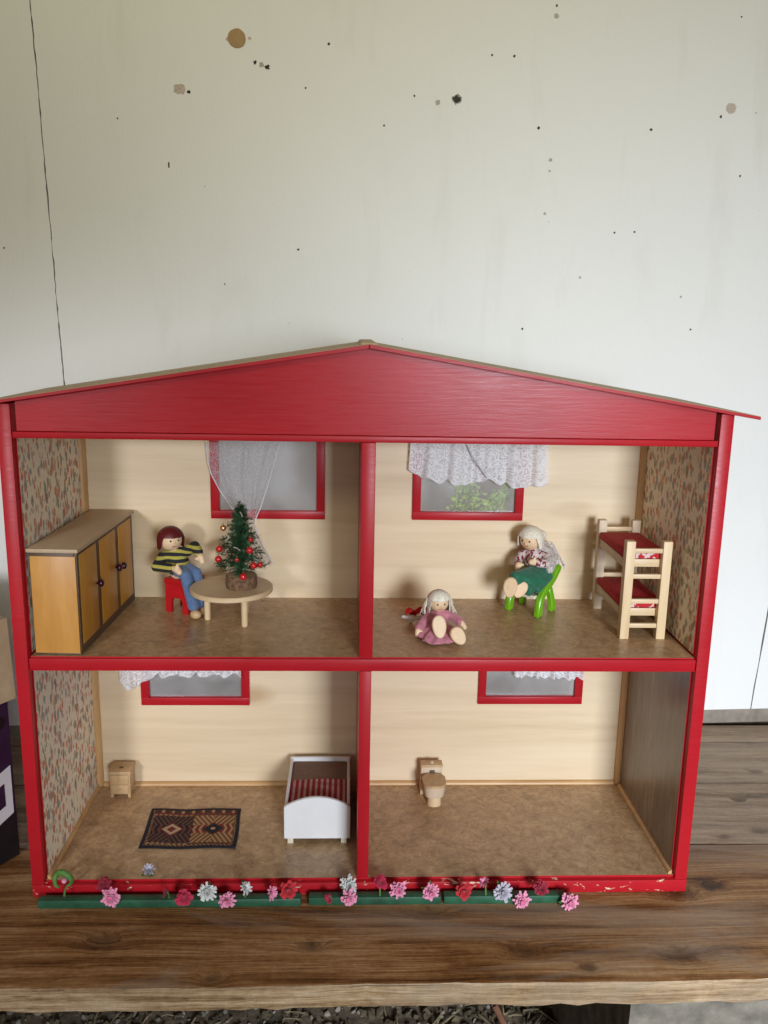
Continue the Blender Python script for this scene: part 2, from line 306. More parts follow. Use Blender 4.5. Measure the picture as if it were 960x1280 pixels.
def lace_a(nt):
    v = coords(nt, (1, .3, 1)); nz = noise(nt, v, 60, 2, .5, 0, 'Color')
    ad = nt.nodes.new('ShaderNodeVectorMath'); ad.operation = 'MULTIPLY_ADD'; ad.inputs[1].default_value = (.016,)*3
    nt.links.new(nz, ad.inputs[0]); nt.links.new(v, ad.inputs[2])
    vo = nt.nodes.new('ShaderNodeTexVoronoi'); vo.feature = 'DISTANCE_TO_EDGE'; vo.inputs['Scale'].default_value = 120; nt.links.new(ad.outputs[0], vo.inputs[0])
    motif = ramp(nt, vo.outputs['Distance'], [(.05, (1,)*3), (.12, (.62,)*3), (.22, (.5,)*3), (.28, (1,)*3)])
    wa = nt.nodes.new('ShaderNodeTexVoronoi'); wa.inputs['Scale'].default_value = 330; wa.inputs['Randomness'].default_value = .1; nt.links.new(v, wa.inputs[0])
    net = ramp(nt, wa.outputs['Distance'], [(.2, (.0,)*3), (.42, (.5,)*3)])
    return math_(nt, 'ADD', math_(nt, 'MULTIPLY', motif, .90), math_(nt, 'MULTIPLY', net, .42))
M['tulle'] = sheer('white_tulle', (.72, .70, .71), tulle_a)
M['lace'] = sheer('white_lace', (.93, .92, .92), lace_a)
M['cord'] = plain('white_cord', (.70, .67, .66), .8, .05, 300, .1)
def glass():
    mt = bpy.data.materials.new('acrylic_pane'); mt.use_nodes = True; nt = mt.node_tree; nt.nodes.clear()
    out = nt.nodes.new('ShaderNodeOutputMaterial'); tr = nt.nodes.new('ShaderNodeBsdfTransparent'); gl = nt.nodes.new('ShaderNodeBsdfGlossy'); fr = nt.nodes.new('ShaderNodeFresnel')
    tr.inputs[0].default_value = (.95, .95, .95, 1); gl.inputs['Roughness'].default_value = .06; fr.inputs[0].default_value = 1.5
    hz = nt.nodes.new('ShaderNodeBsdfDiffuse'); hz.inputs[0].default_value = (.84, .81, .80, 1); m0 = nt.nodes.new('ShaderNodeMixShader'); nt.links.new(tr.outputs[0], m0.inputs[1]); nt.links.new(hz.outputs[0], m0.inputs[2])  # reflected brightness put into the pane as a pale diffuse veil
    nt.links.new(ramp(nt, noise(nt, coords(nt), 14, 3), [(.3, (.10,)*3), (.7, (.24,)*3)]), m0.inputs[0])
    m2 = nt.nodes.new('ShaderNodeMixShader'); nt.links.new(fr.outputs[0], m2.inputs[0]); nt.links.new(m0.outputs[0], m2.inputs[1]); nt.links.new(gl.outputs[0], m2.inputs[2]); nt.links.new(m2.outputs[0], out.inputs[0]); return mt
M['glass'] = glass()
# ------------------------------------------------------------------ builders
ROOT = {}
def tag(o, label=None, cat=None, group=None, kind=None):
    for k, v in (('label', label), ('category', cat), ('group', group), ('kind', kind)):
        if v: o[k] = v
    return o
def thing(name, loc, label, cat, group=None, kind=None):
    o = bpy.data.objects.new(name, None); C.objects.link(o); o.location = loc; o.empty_display_size = .01
    ROOT[o.name] = Vector(loc); return tag(o, label, cat, group, kind)
def link(name, me, mat, parent, smooth=None):
    mats = mat if isinstance(mat, (list, tuple)) else [mat]
    for q in mats: me.materials.append(M[q] if isinstance(q, str) else q)
    o = bpy.data.objects.new(name, me); C.objects.link(o)
    if smooth is not None:
        me.shade_smooth()
        if smooth < 180: me.set_sharp_from_angle(angle=R(smooth))
    if parent:
        off = ROOT[parent.name]; ROOT[o.name] = off
        me.transform(Matrix.Translation(-off)); o.parent = parent
    else: ROOT[o.name] = Vector((0, 0, 0))
    return o
def obj(name, bm, mat, parent=None, smooth=40):
    bm.normal_update(); me = bpy.data.meshes.new(name); bm.to_mesh(me); bm.free(); return link(name, me, mat, parent, smooth)
def add_box(bm, x0, x1, y0, y1, z0, z1, bev=.0006, mtx=None, seg=2, mi=0):
    t = bmesh.new(); bmesh.ops.create_cube(t, size=1)
    for v in t.verts: v.co = Vector(((x0+x1)/2+v.co.x*(x1-x0), (y0+y1)/2+v.co.y*(y1-y0), (z0+z1)/2+v.co.z*(z1-z0)))
    if bev: bmesh.ops.bevel(t, geom=list(t.edges), offset=bev, segments=seg, affect='EDGES', profile=.5)
    if mtx: t.transform(mtx)
    for f in t.faces: f.material_index = mi
    merge(bm, t); return bm
def merge(bm, t):
    me = bpy.data.meshes.new('tmp'); t.to_mesh(me); t.free(); bm.from_mesh(me); bpy.data.meshes.remove(me)
def box(name, x0, x1, y0, y1, z0, z1, mat, parent=None, bev=.0006, mtx=None):
    bm = bmesh.new(); add_box(bm, x0, x1, y0, y1, z0, z1, bev, mtx); return obj(name, bm, mat, parent)
def add_prism(bm, pts, d, origin, ax, ay, bev=.0004):
    """polygon pts in the plane (ax, ay) at origin, extruded by vector d"""
    t = bmesh.new(); ax = Vector(ax); ay = Vector(ay); d = Vector(d); origin = Vector(origin)
    a = [t.verts.new(origin+ax*p[0]+ay*p[1]) for p in pts]; b = [t.verts.new(v.co+d) for v in a]
    t.faces.new(a); t.faces.new(b[::-1]); n = len(a)
    for i in range(n): t.faces.new((a[i], b[i], b[(i+1) % n], a[(i+1) % n]))
    bmesh.ops.recalc_face_normals(t, faces=t.faces)
    if bev: bmesh.ops.bevel(t, geom=list(t.edges), offset=bev, segments=1, affect='EDGES')
    merge(bm, t); return bm
def prism(name, pts, d, origin, ax, ay, mat, parent=None, bev=.0004):
    return obj(name, add_prism(bmesh.new(), pts, d, origin, ax, ay, bev), mat, parent)
def add_lathe(bm, prof, center, n=32, axis=(0, 0, 1), cap=True):
    t = bmesh.new(); q = Vector((0, 0, 1)).rotation_difference(Vector(axis)); rings = []
    for r, z in prof:
        rings.append([t.verts.new(Vector(center)+q @ Vector((r*math.cos(2*math.pi*i/n), r*math.sin(2*math.pi*i/n), z))) for i in range(n)])
    for a, b in zip(rings, rings[1:]):
        for i in range(n): t.faces.new((a[i], a[(i+1) % n], b[(i+1) % n], b[i]))
    if cap: t.faces.new(rings[0][::-1]); t.faces.new(rings[-1])
    bmesh.ops.recalc_face_normals(t, faces=t.faces); merge(bm, t); return bm
def lathe(name, prof, center, mat, parent=None, n=32, axis=(0, 0, 1), smooth=40):
    return obj(name, add_lathe(bmesh.new(), prof, center, n, axis), mat, parent, smooth)
def add_tube(bm, pts, rad, n=8):
    pts = [Vector(p) for p in pts]; rings = []; t = bmesh.new()
    rad = rad if isinstance(rad, (list, tuple)) else [rad]*len(pts)
    for i, p in enumerate(pts):
        d = (pts[min(i+1, len(pts)-1)]-pts[max(i-1, 0)]).normalized(); a = d.orthogonal().normalized() if i == 0 else (prev-d*prev.dot(d)).normalized(); prev = a; b = d.cross(a)
        rings.append([t.verts.new(p+(a*math.cos(2*math.pi*k/n)+b*math.sin(2*math.pi*k/n))*rad[i]) for k in range(n)])
    for a, b in zip(rings, rings[1:]):
        for k in range(n): t.faces.new((a[k], a[(k+1) % n], b[(k+1) % n], b[k]))
    t.faces.new(rings[0][::-1]); t.faces.new(rings[-1]); bmesh.ops.recalc_face_normals(t, faces=t.faces); merge(bm, t); return bm
def add_ball(bm, c, r, scale=(1, 1, 1), seg=16, rot=None):
    t = bmesh.new(); bmesh.ops.create_uvsphere(t, u_segments=seg, v_segments=max(8, seg*2//3), radius=r)
    mm = Matrix.Translation(Vector(c)) @ (rot.to_4x4() if rot else Matrix()) @ Matrix.Diagonal((*scale, 1)); t.transform(mm); merge(bm, t); return bm
def ball(name, c, r, mat, parent=None, scale=(1, 1, 1), seg=16, rot=None):
    return obj(name, add_ball(bmesh.new(), c, r, scale, seg, rot), mat, parent, 180)
def fuse(name, chains, mat, parent, voxel=.0008, it=6, extra=None):
    """one continuous skin over chains of (x, y, z, r)"""
    bm = bmesh.new()
    for ch in chains:
        for i, (x, y, z, r) in enumerate(ch):
            add_ball(bm, (x, y, z), r, seg=14)
            if i:
                a = ch[i-1]; d = Vector((x, y, z))-Vector(a[:3])
                if d.length > 1e-5: add_lathe(bm, [(a[3], 0), (r, d.length)], a[:3], 14, d)
    if extra: extra(bm)
    me = bpy.data.meshes.new('t'); bm.to_mesh(me); bm.free(); o = bpy.data.objects.new('t', me); C.objects.link(o)
    rm = o.modifiers.new('r', 'REMESH'); rm.mode = 'VOXEL'; rm.voxel_size = voxel
    sm = o.modifiers.new('s', 'SMOOTH'); sm.factor = .5; sm.iterations = it
    bpy.context.view_layer.update(); dg = bpy.context.evaluated_depsgraph_get()
    res = bpy.data.meshes.new_from_object(o.evaluated_get(dg)); bpy.data.objects.remove(o)
    return link(name, res, mat, parent, 180)
BZ = -.0148     # bench top
FZ = .002; UZ = .248; DEP = .193

# ================================================================== THE SETTING
# wall behind: painted boards, slightly turned to the house
WT = Vector((1, .05, 0)).normalized(); WN = Vector((.05, -1, 0)).normalized(); W0 = Vector((.5272, .3987, 0))
def wp(s, z, out=0): return W0 + WT*s + Vector((0, 0, z)) + WN*out
def onwall(px):
    d = ray(px); t = (W0-CP).dot(WN)/d.dot(WN); p = CP+d*t; return (p-W0).dot(WT), p.z
wall = obj('wall', add_prism(bmesh.new(), [(-2.2, -.5), (1.6, -.5), (1.6, 2.4), (-2.2, 2.4)], -WN*.02, W0-WN*.010, WT, (0, 0, 1), 0), 'gap'); tag(wall, kind='structure')
def edge(p, q, n, amp, z0, z1):
    (s0, a), (s1, b) = p, q; out = []
    for i in range(n+1):
        z = z0+(z1-z0)*i/n; out.append((s0+(s1-s0)*(z-a)/(b-a)+random.uniform(-amp, amp), z))
    return out
lc = (onwall((38, 0)), onwall((80, 475))); rc = (onwall((960, 765)), onwall((936, 898)))
ZS = .006
def sh(e, d): return [(s+d+random.uniform(-.0005, .0005), z) for s, z in e]
le = edge(*lc, 300, .0003, ZS, 2.2); zsplit = onwall((920, 757))[1]
def wallpanel(poly):
    return prism('panel', poly, -WN*.006, W0, WT, (0, 0, 1), 'wall', wall, 0)
wallpanel([(-2.1, ZS)]+sh(le, -.0009)+[(-2.1, 2.2)])
re_lo = edge(*rc, 16, .0004, ZS, zsplit-.0003); re_hi = edge(*rc, 40, .0004, zsplit+.0003, 2.2)
le_lo = edge(*lc, 8, .0003, ZS, zsplit-.0003); le_hi = edge(*lc, 60, .0005, zsplit+.0003, 2.2)
wallpanel(sh(le, .0004)+sh(edge(*rc, 60, .0005, ZS, 2.2)[::-1], -.0013))
re = edge(*rc, 60, .0005, ZS, 2.2); wallpanel(sh(re, .0013)+[(1.5, 2.2), (1.5, ZS)])
prism('skirting', [(-2.1, -.016), (1.5, -.016), (1.5, .0058), (-2.1, .0058)], WN*.003, W0-WN*.003, WT, (0, 0, 1), 'skirt', wall)
def wallspot(name, px, r, mat, h=.0006, jag=.18, el=1.0):
    s, z = onwall(px); n = 14; rr = r*.00112*(.78 if r < 4 else .95)
    pts = [(s+rr*(1+random.uniform(-jag, jag))*math.cos(a), z+rr*el*(1+random.uniform(-jag, jag))*math.sin(a)) for a in [2*math.pi*i/n for i in range(n)]]
    return prism(name, pts, WN*h, W0-WN*.0004, WT, (0, 0, 1), mat, wall, 0)
wallspot('filler_patch', (571, 124), 5.6, 'filler2', .0004, .3)
wallspot('wooden_plug', (296, 48), 10.5, 'cork', .0016, .04)
for p in ((284, 49), (312, 48)): wallspot('filler_patch', p, 2.2, 'filler')
for px, r in (((224, 111), 6.5), ((913, 136), 6.5)): wallspot('filler_patch', px, r, 'filler', .0008, .3)
for px, r in (((547, 128), 3.5), ((695, 20), 3.6), ((327, 81), 3.5), ((681, 267), 2), ((688, 200), 2.5), ((687, 214), 1.8), ((725, 347), 1.8), ((851, 371), 1.6)): wallspot('filler_patch', px, r, 'filler2', .0007, .35)
for px, r in (((571, 124), 4.0), ((236, 115), 2.6), ((319, 78), 2.6), ((334, 84), 3.2), ((518, 120), 1.5), ((615, 69), 1.6), ((643, 70), 1.7), ((696, 7), 1.8),
              ((901, 146), 2), ((673, 160), 2.1), ((814, 162), 2), ((925, 220), 1.5), ((768, 291), 1.6), ((793, 290), 1.6), ((653, 411), 1.6), ((863, 412), 1.5), ((373, 312), 1.6),
              ((411, 55), 1.8), ((382, 110), 1.4), ((147, 148), 1.2), ((5, 310), 1.3), ((281, 355), 1.2), ((480, 157), 1.5), ((927, 21), 1.3)): wallspot('nail_hole', px, r, 'hole', .0006, .38)
wallspot('scratch', (211, 206), 1.2, 'hole', .0005, .2, 4); s_ = wallspot('scratch', (945, 141), 1.1, 'hole', .0005, .2, .6)
s_.name = 'scratch'
# ground under the bench
gz = -.34
g = bmesh.new(); add_box(g, -2, 2, -1.6, .37, gz-.02, gz, 0); ground = obj('ground', g, 'ground', None, None); tag(ground, kind='structure')
def rubble(name, mat, n, rmin, rmax, seed, label):
    rng = random.Random(seed); bm = bmesh.new()
    for i in range(n):
        x = rng.uniform(-.75, .45); y = rng.uniform(.0, .33); r = rng.uniform(rmin, rmax)
        t = bmesh.new(); bmesh.ops.create_icosphere(t, subdivisions=1, radius=r)
        for v in t.verts: v.co *= rng.uniform(.7, 1.25)
        t.transform(Matrix.Translation((x, y, gz+r*rng.uniform(.1, .8))) @ Matrix.Rotation(rng.uniform(0, 6), 4, Vector((rng.random(), rng.random(), .3)).normalized()) @ Matrix.Diagonal((1.2, .9, .6, 1)))
        me = bpy.data.meshes.new('x'); t.to_mesh(me); t.free(); bm.from_mesh(me); bpy.data.meshes.remove(me)
    return tag(obj(name, bm, mat, None, None), label, 'rubble', None, 'stuff')
rubble('rubble', 'pebA', 1700, .0012, .0055, 3, 'pale broken rubble on the ground under the bench')
rubble('dead_leaves', 'pebB', 2200, .0015, .0075, 5, 'brown crumbled litter on the ground under the bench')
rng = random.Random(21); bm = bmesh.new()
for i in range(260):
    p = Vector((rng.uniform(-.7, .3), rng.uniform(.05, .30), gz+rng.uniform(.003, .012))); a = rng.uniform(0, 6.28); L = rng.uniform(.01, .045); d = Vector((math.cos(a), math.sin(a), rng.uniform(-.1, .2)))*L
    add_tube(bm, [p, p+d*.5+Vector((0, 0, rng.uniform(-.002, .003))), p+d], rng.uniform(.0005, .0014), 5)
tag(obj('straw_litter', bm, 'straw', None, None), 'dry straw and twigs strewn over the rubble under the bench', 'litter', None, 'stuff')
# ================================================================== BENCH
bench = thing('bench', (0, .1, BZ), 'old brown wooden bench with raw pale front edge carrying the house', 'bench')
def plank(y0, y1, mat, top=BZ, th=.026, raw=False, seed=1, x0=-1.3, x1=1.3):
    rng = random.Random(seed); bm = bmesh.new(); nx = 160; prof = []
    b = .0025
    pr = [(y0, top-th+b), (y0, top-b), (y0+b*.4, top-b*.35), (y0+b*1.4, top), (y1-.0012, top), (y1, top-.0012), (y1, top-th), (y0+b, top-th)]
    rows = []
    for i in range(nx+1):
        x = x0+(x1-x0)*i/nx; j = .0009*math.sin(x*17+seed)+rng.uniform(-.0005, .0005); jb = rng.uniform(-.0014, .0014) if raw else 0
        rows.append([bm.verts.new((x, y+(j if k < 4 else -j*.3 if k in (4, 5) else 0)-(.0006*abs(math.sin(x*41)) if k < 4 else 0), z+(jb if k in (0, 7) else 0))) for k, (y, z) in enumerate(pr)])
    n = len(pr)
    for a, c in zip(rows, rows[1:]):
        for k in range(n):
            f = bm.faces.new((a[k], a[(k+1) % n], c[(k+1) % n], c[k])); f.material_index = 1 if raw and k in (0, 1, 7) else 0
    bm.faces.new(rows[0]); bm.faces.new(rows[-1][::-1]); bmesh.ops.recalc_face_normals(bm, faces=bm.faces)
    return obj('plank', bm, [mat, 'raw'], bench, 30)
plank(-.127, .0835, 'bench1', raw=True, seed=1); plank(.0848, .2215, 'bench2', BZ-.0006, seed=2); plank(.2229, .335, 'bench3', BZ-.0003, seed=3); plank(.3362, .392, 'bench2', BZ-.0012, seed=5)
# supporting stone at the right, under the front edge
def rough_block(bm, x0, x1, y0, y1, z0, z1, amp, seed):
    rng = random.Random(seed); t = bmesh.new(); bmesh.ops.create_cube(t, size=1); bmesh.ops.subdivide_edges(t, edges=list(t.edges), cuts=7, use_grid_fill=True)
    for v in t.verts:
        v.co = Vector(((x0+x1)/2+v.co.x*(x1-x0), (y0+y1)/2+v.co.y*(y1-y0), (z0+z1)/2+v.co.z*(z1-z0)))+Vector([rng.uniform(-amp, amp) for _ in range(3)])
    merge(bm, t); return bm
e = onz((792, 1262), -.06)
st = obj('support_stone', rough_block(bmesh.new(), .262, .62, -.085, .2, gz-.005, BZ-.0295, .0025, 4), 'concrete', None, 60)
tag(st, 'rough grey stone block holding up the bench at the right', 'stone')
sk = obj('stick', add_tube(bmesh.new(), [(.155, .05, -.20), (.20, .0, -.27), (.235, -.06, gz+.004)], [.004, .004, .0035], 8), 'stick'); tag(sk, 'thin reddish stick leaning in the dark under the bench', 'stick')

# ================================================================== THE DOLLHOUSE
WI = .33; WO = .343
H = thing('dollhouse', (0, .09, BZ), 'open-fronted red wooden dollhouse with two floors and low gabled roof', 'dollhouse')
def part(name, x0, x1, y0, y1, z0, z1, mat, bev=.0006): return box(name, x0, x1, y0, y1, z0, z1, mat, H, bev)
for s in (-1, 1):
    a, b = sorted((s*(WI+.0003), s*WO)); w_ = part('side_wall', a, b, 0, DEP+.0125, BZ+.001, .4935, 'red')
# lining papers (start a little behind the red front edge)
def sheet(name, x0, x1, y0, y1, z0, z1, mat):
    bm = add_box(bmesh.new(), x0, x1, y0, y1, z0, z1, 0); bm.normal_update()
    for f in bm.faces: f.material_index = 1 if f.normal.y < -.5 else 0
    return obj(name, bm, [mat, 'red'], H, None)
def lining(x0, x1, z0, z1, mat): return sheet('wallpaper', x0, x1, .0085, DEP-.0005, z0, z1, mat)
lining(-WI, -WI+.0012, .2505, .466, 'paper'); lining(-WI, -WI+.0012, .0025, .2335, 'paper')
lining(WI-.0012, WI, .2505, .466, 'paper'); lining(WI-.0012, WI, .0025, .2335, 'darkwall')
part('bottom_board', -WO+.0005, WO, -.0015, DEP+.006, BZ, -.0005, 'redworn', .0012)
sheet('floor_covering', -WI+.0003, WI-.0003, .004, DEP-.0004, -.0003, FZ, 'floor')
part('shelf_board', -WI+.0002, WI-.0002, .0012, DEP-.0004, .2339, .2464, 'red')
sheet('floor_covering', -WI+.0013, WI-.0013, .0035, DEP-.0004, .2466, UZ, 'floor')
part('divider', -.0081, .0038, .0016, DEP-.0006, FZ+.0001, .2336, 'red'); part('divider', -.0089, .0046, .0010, DEP-.0006, UZ+.0001, .4618, 'red')
part('top_rail', -WI+.0004, WI-.0004, .0004, .012, .4621, .4680, 'red')
part('ceiling_board', -WI+.0006, WI-.0006, .0125, DEP-.001, .4625, .4676, 'pine', 0)
# back wall with four window openings
WIN = {'UL': (-.181, -.0482, .3455, .452), 'UR': (.0547, .1862, .3460, .452), 'LL': (-.2713, -.1397, .1103, .218), 'LR': (.1424, .2732, .1119, .218)}
FW = .0098
def openings():
    out = []
    for k, (a, b, c, d) in WIN.items(): out.append((a+FW*.5, b-FW*.5, c+FW*.5, d-FW*.5))
    return out
ops_ = openings()
for (zz0, zz1, keys) in ((-.010, .2400, (2, 3)), (.2402, .4680, (0, 1))):
    bm = bmesh.new(); xs = [-WI+.0003]
    for k in keys: xs += [ops_[k][0], ops_[k][1]]
    xs.append(WI-.0003)
    for i in range(len(xs)-1):
        if i % 2 == 0: add_box(bm, xs[i], xs[i+1], DEP, DEP+.006, zz0, zz1, 0)
        else:
            k = keys[i//2]; add_box(bm, xs[i], xs[i+1], DEP, DEP+.006, zz0, ops_[k][2], 0); add_box(bm, xs[i], xs[i+1], DEP, DEP+.006, ops_[k][3], zz1, 0)
    obj('back_wall', bm, 'pine', H, None)
WINLAB = {'UL': 'window behind the sheer curtain', 'UR': 'window under the lace frill', 'LL': 'half-hidden window above the rug', 'LR': 'half-hidden window above the bathroom'}
for k, (a, b, c, d) in WIN.items():
    w_ = thing_w = bpy.data.objects.new('window', None); C.objects.link(w_); w_.parent = H; ROOT[w_.name] = ROOT[H.name]; w_['label'] = 'red framed '+WINLAB[k]
    bm = bmesh.new(); y0, y1 = DEP-.004, DEP+.0045
    add_box(bm, a, b, y0, y1, c, c+FW, .0007); add_box(bm, a, b, y0, y1, d-FW, d, .0007)
    add_box(bm, a, a+FW, y0+.0001, y1, c+FW-.0005, d-FW+.0005, .0005); add_box(bm, b-FW, b, y0+.0001, y1, c+FW-.0005, d-FW+.0005, .0005)
    obj('frame', bm, 'red', w_)
    box('pane', a+FW*.6, b-FW*.6, DEP+.0008, DEP+.0022, c+FW*.6, d-FW*.6, 'glass', w_, 0)
# trims
def quarter(name, x, y, z0, z1, sx, mat='trim', r=.0065):
    pts = [(0, 0)]+[(sx*r*math.cos(t), -r*math.sin(t)) for t in [i*math.pi/12 for i in range(7)]]
    return prism(name, pts, (0, 0, z1-z0), (x, y, z0), (1, 0, 0), (0, 1, 0), mat, H, 0)
for z0, z1 in ((.2502, .4622), (.0022, .2337)):
    quarter('corner_moulding', -WI+.0013, DEP-.0002, z0, z1, 1); quarter('corner_moulding', WI-.0013, DEP-.0002, z0, z1, -1)
for x0, x1 in ((-WI+.008, -.0085), (.0042, WI-.008)):
    pts = [(0, 0)]+[(-.0045*math.cos(t), .0045*math.sin(t)) for t in [i*math.pi/12 for i in range(7)]]
    prism('skirting_moulding', pts, (x1-x0, 0, 0), (x0, DEP-.0002, FZ+.0001), (0, 1, 0), (0, 0, 1), 'trimx', H, 0)
for s in (-1, 1):
    pts = [(0, 0)]+[(-s*.004*math.cos(t), .004*math.sin(t)) for t in [i*math.pi/12 for i in range(7)]]
    prism('skirting_moulding', pts, (0, DEP-.014, 0), (s*(WI-.0013), .0056, FZ+.0001), (1, 0, 0), (0, 0, 1), 'trim', H, 0)
# fascia and roof
RX, RZ_, SL = -.003, .5528, .1640
def roofz(x): return RZ_-SL*abs(x-RX)
th = .0042
fx = WI-.0036
pts = [(-fx, .4683), (fx, .4683), (fx, roofz(fx)-th*.7), (RX, RZ_-th*.8), (-fx, roofz(-fx)-th*.7)]
prism('fascia', pts, (0, .006, 0), (0, .0022, 0), (1, 0, 0), (0, 0, 1), 'redgable', H, .0005)
for s in (-1, 1):
    xe = s*.3645; a = (RX, RZ_-.0002) ; pts = [(RX+s*.0002, RZ_), (xe, roofz(xe)), (xe, roofz(xe)-th*.8), (RX+s*.0002, RZ_-th)]
    bm = add_prism(bmesh.new(), pts, (0, DEP+.022, 0), (0, -.008, 0), (1, 0, 0), (0, 0, 1), .0004)
    bm.normal_update()
    for f in bm.faces: f.material_index = 1 if f.normal.z > .5 else 0
    obj('roof_panel', bm, ['red', 'roof'], H)
bm = add_prism(bmesh.new(), [(-.009, -.0006), (.009, -.0006), (.0065, .0018), (-.0065, .0018)], (0, DEP+.021, 0), (RX, -.0075, RZ_-.0005), (1, 0, 0), (0, 0, 1), .0004); obj('ridge_cap', bm, 'roof', H)

# ================================================================== CURTAINS
def cloth(name, nx, nz, fn, mat, label, keep=None, parent=None, cords=None, thick=0):
    bm = bmesh.new(); g = [[bm.verts.new(fn(i/nx, j/nz)) for j in range(nz+1)] for i in range(nx+1)]
    for i in range(nx):
        for j in range(nz): bm.faces.new((g[i][j], g[i+1][j], g[i+1][j+1], g[i][j+1]))
    if parent: return obj(name, bm, mat, parent, 180)
    return bm
yc = DEP-.0075
def wpx(x, y, Y=yc): return ony((x, y), Y)
def scallop(u, n, a): return a*abs(math.sin(u*n*math.pi))
def frill(label, xa, xb, ztop, drop, folds, seed, skew=0, hemfn=None):
    """gathered lace frill: xa..xb at the hem, drop(u) its length"""
    t = thing('lace_curtain', ((xa+xb)/2, yc, ztop), label, 'curtain', 'lace frills over the small windows')
    rng = random.Random(seed); ph = [rng.uniform(0, 6) for _ in range(4)]
    def fn(u, v):
        uu = u; x = xa+(xb-xa)*uu+skew*v*(u-.5)
        fold = .0030*math.sin(uu*folds*6.28+ph[0])+.0016*math.sin(uu*folds*2.3*6.28+ph[1]+v*1.4)
        return Vector((x+.0012*math.sin(uu*folds*6.28+ph[2])*v, yc-.002+fold*(.35+.65*v), ztop-drop(u)*v-.0009*math.sin(uu*60+ph[3])*v))
    obj('cloth', cloth('c', 150, 26, fn, None, None), 'lace', t, 180)
    bm = bmesh.new(); add_tube(bm, [fn(i/150, 1) for i in range(151)], .0005, 5); obj('hem', bm, 'cord', t, 180)
    return t, fn
zt = .4605
p0 = wpx(513, 600); p1 = wpx(681, 600)
hemUR = [(0, 590), (.06, 593), (.10, 597), (.2, 602), (.3, 603), (.42, 607), (.5, 601), (.58, 600), (.66, 604), (.75, 607), (.85, 609), (.93, 605), (1.0, 606)]
def lerp(tab, u):
    for (a, b), (c, d) in zip(tab, tab[1:]):
        if u <= c: return b+(d-b)*(u-a)/(c-a)
    return tab[-1][1]
def dropUR(u): return zt-wpx(597, lerp(hemUR, u)-3).z+.0042*abs(math.sin(u*7*math.pi))
t, fnUR = frill('gathered white lace frill across the upper right window', p0.x, p1.x, zt, dropUR, 5, 2, .006)
bm = bmesh.new(); add_tube(bm, [wpx(583, 556, yc-.006), wpx(590, 570, yc-.0075), wpx(600, 585, yc-.007), wpx(608, 597, yc-.006)], .0007, 6); obj('thread', bm, 'f_lilac', t, 180)
q0, q1 = wpx(152, 850), wpx(303, 850); zl = .2333
def dropLL(u): return zl-wpx(200, lerp([(0, 850), (.05, 858), (.14, 856), (.2, 847), (.27, 842), (1, 841)], u), yc).z+.0030*abs(math.sin(u*6.5*math.pi))
frill('narrow white lace frill hanging over the lower left window', q0.x, q1.x, zl, dropLL, 6, 5)
q0, q1 = wpx(641, 846), wpx(728, 846)
def dropLR(u): return zl-wpx(690, 842.5+4*u, yc).z+.0026*abs(math.sin(u*3.2*math.pi+.3))
frill('short white lace frill at the top of the lower right window', q0.x, q1.x, zl, dropLR, 4, 9)
# sheer tied curtain on the upper left window
tc = thing('tulle_curtain', (-.135, yc, .46), 'sheer white tulle curtain gathered to a point behind the tree', 'curtain')
LE = [(258, 553), (260, 575), (264, 592), (275, 613), (291, 636), (303, 650), (309, 662), (314, 690), (322, 708)]
RE = [(350, 553), (345, 572), (340, 590), (333, 613), (326, 634), (319, 650), (321, 664), (331, 684), (342, 704)]
def ln(tab, v):
    k = v*(len(tab)-1); i = min(int(k), len(tab)-2); f = k-i
    return (tab[i][0]*(1-f)+tab[i+1][0]*f, tab[i][1]*(1-f)+tab[i+1][1]*f)
def fnT(u, v):
    a, b = ln(LE, v), ln(RE, v); w = abs(b[0]-a[0])/92
    p = wpx(a[0]+(b[0]-a[0])*u, a[1]+(b[1]-a[1])*u); p.y += (.0022*math.sin(u*19)+.0012*math.sin(u*41+v*5))*(.3+.7*w)-.002; return p
obj('cloth', cloth('c', 70, 60, fnT, None, None), 'tulle', tc, 180)
for u in (0, 1): obj('hem', add_tube(bmesh.new(), [fnT(u, i/60)+Vector((0, -.0006, 0)) for i in range(61)], .0007, 5), 'cord', tc, 180)
# added plant behind the upper right window, standing in for its reflected greenery
pl = thing('reflection_plant', (.105, .232, BZ), 'green leafy plant added behind a window to imitate reflected greenery', 'plant')
rng = random.Random(11); bm = bmesh.new(); lf = bmesh.new()
for k in range(7):
    bx, by = .105+rng.uniform(-.02, .02), .232+rng.uniform(-.01, .01); hx = .138+rng.uniform(-.042, .045); top = rng.uniform(.365, .405)
    pts_ = [(bx, by, BZ), (bx+.2*(hx-bx), by, .20), (hx, by-.008, top)]
    add_tube(bm, pts_, [.002, .0015, .0008], 6)
    for j in range(110):
        p = Vector((rng.gauss(0, .004), rng.gauss(0, .004), 0))+Vector(pts_[1]).lerp(Vector(pts_[2]), rng.uniform(.62, 1.03))
        a = rng.uniform(0, 6.28); L = rng.uniform(.004, .010); d = Vector((math.cos(a), math.sin(a)*.8, rng.uniform(-.3, .7))).normalized(); sd = d.cross(Vector((rng.uniform(-1, 1), rng.uniform(-1, 1), .6))).normalized()*L*.42; n_ = d.cross(sd).normalized()*L*.12
        vs = [p, p+d*L*.45+sd+n_, p+d*L+n_*.2, p+d*L*.45-sd+n_]; vs = [lf.verts.new(v) for v in vs]; lf.faces.new(vs)
obj('stem', bm, 'leaf', pl); o_ = obj('leaves', lf, 'leaf', pl, None); o_['kind'] = 'stuff'

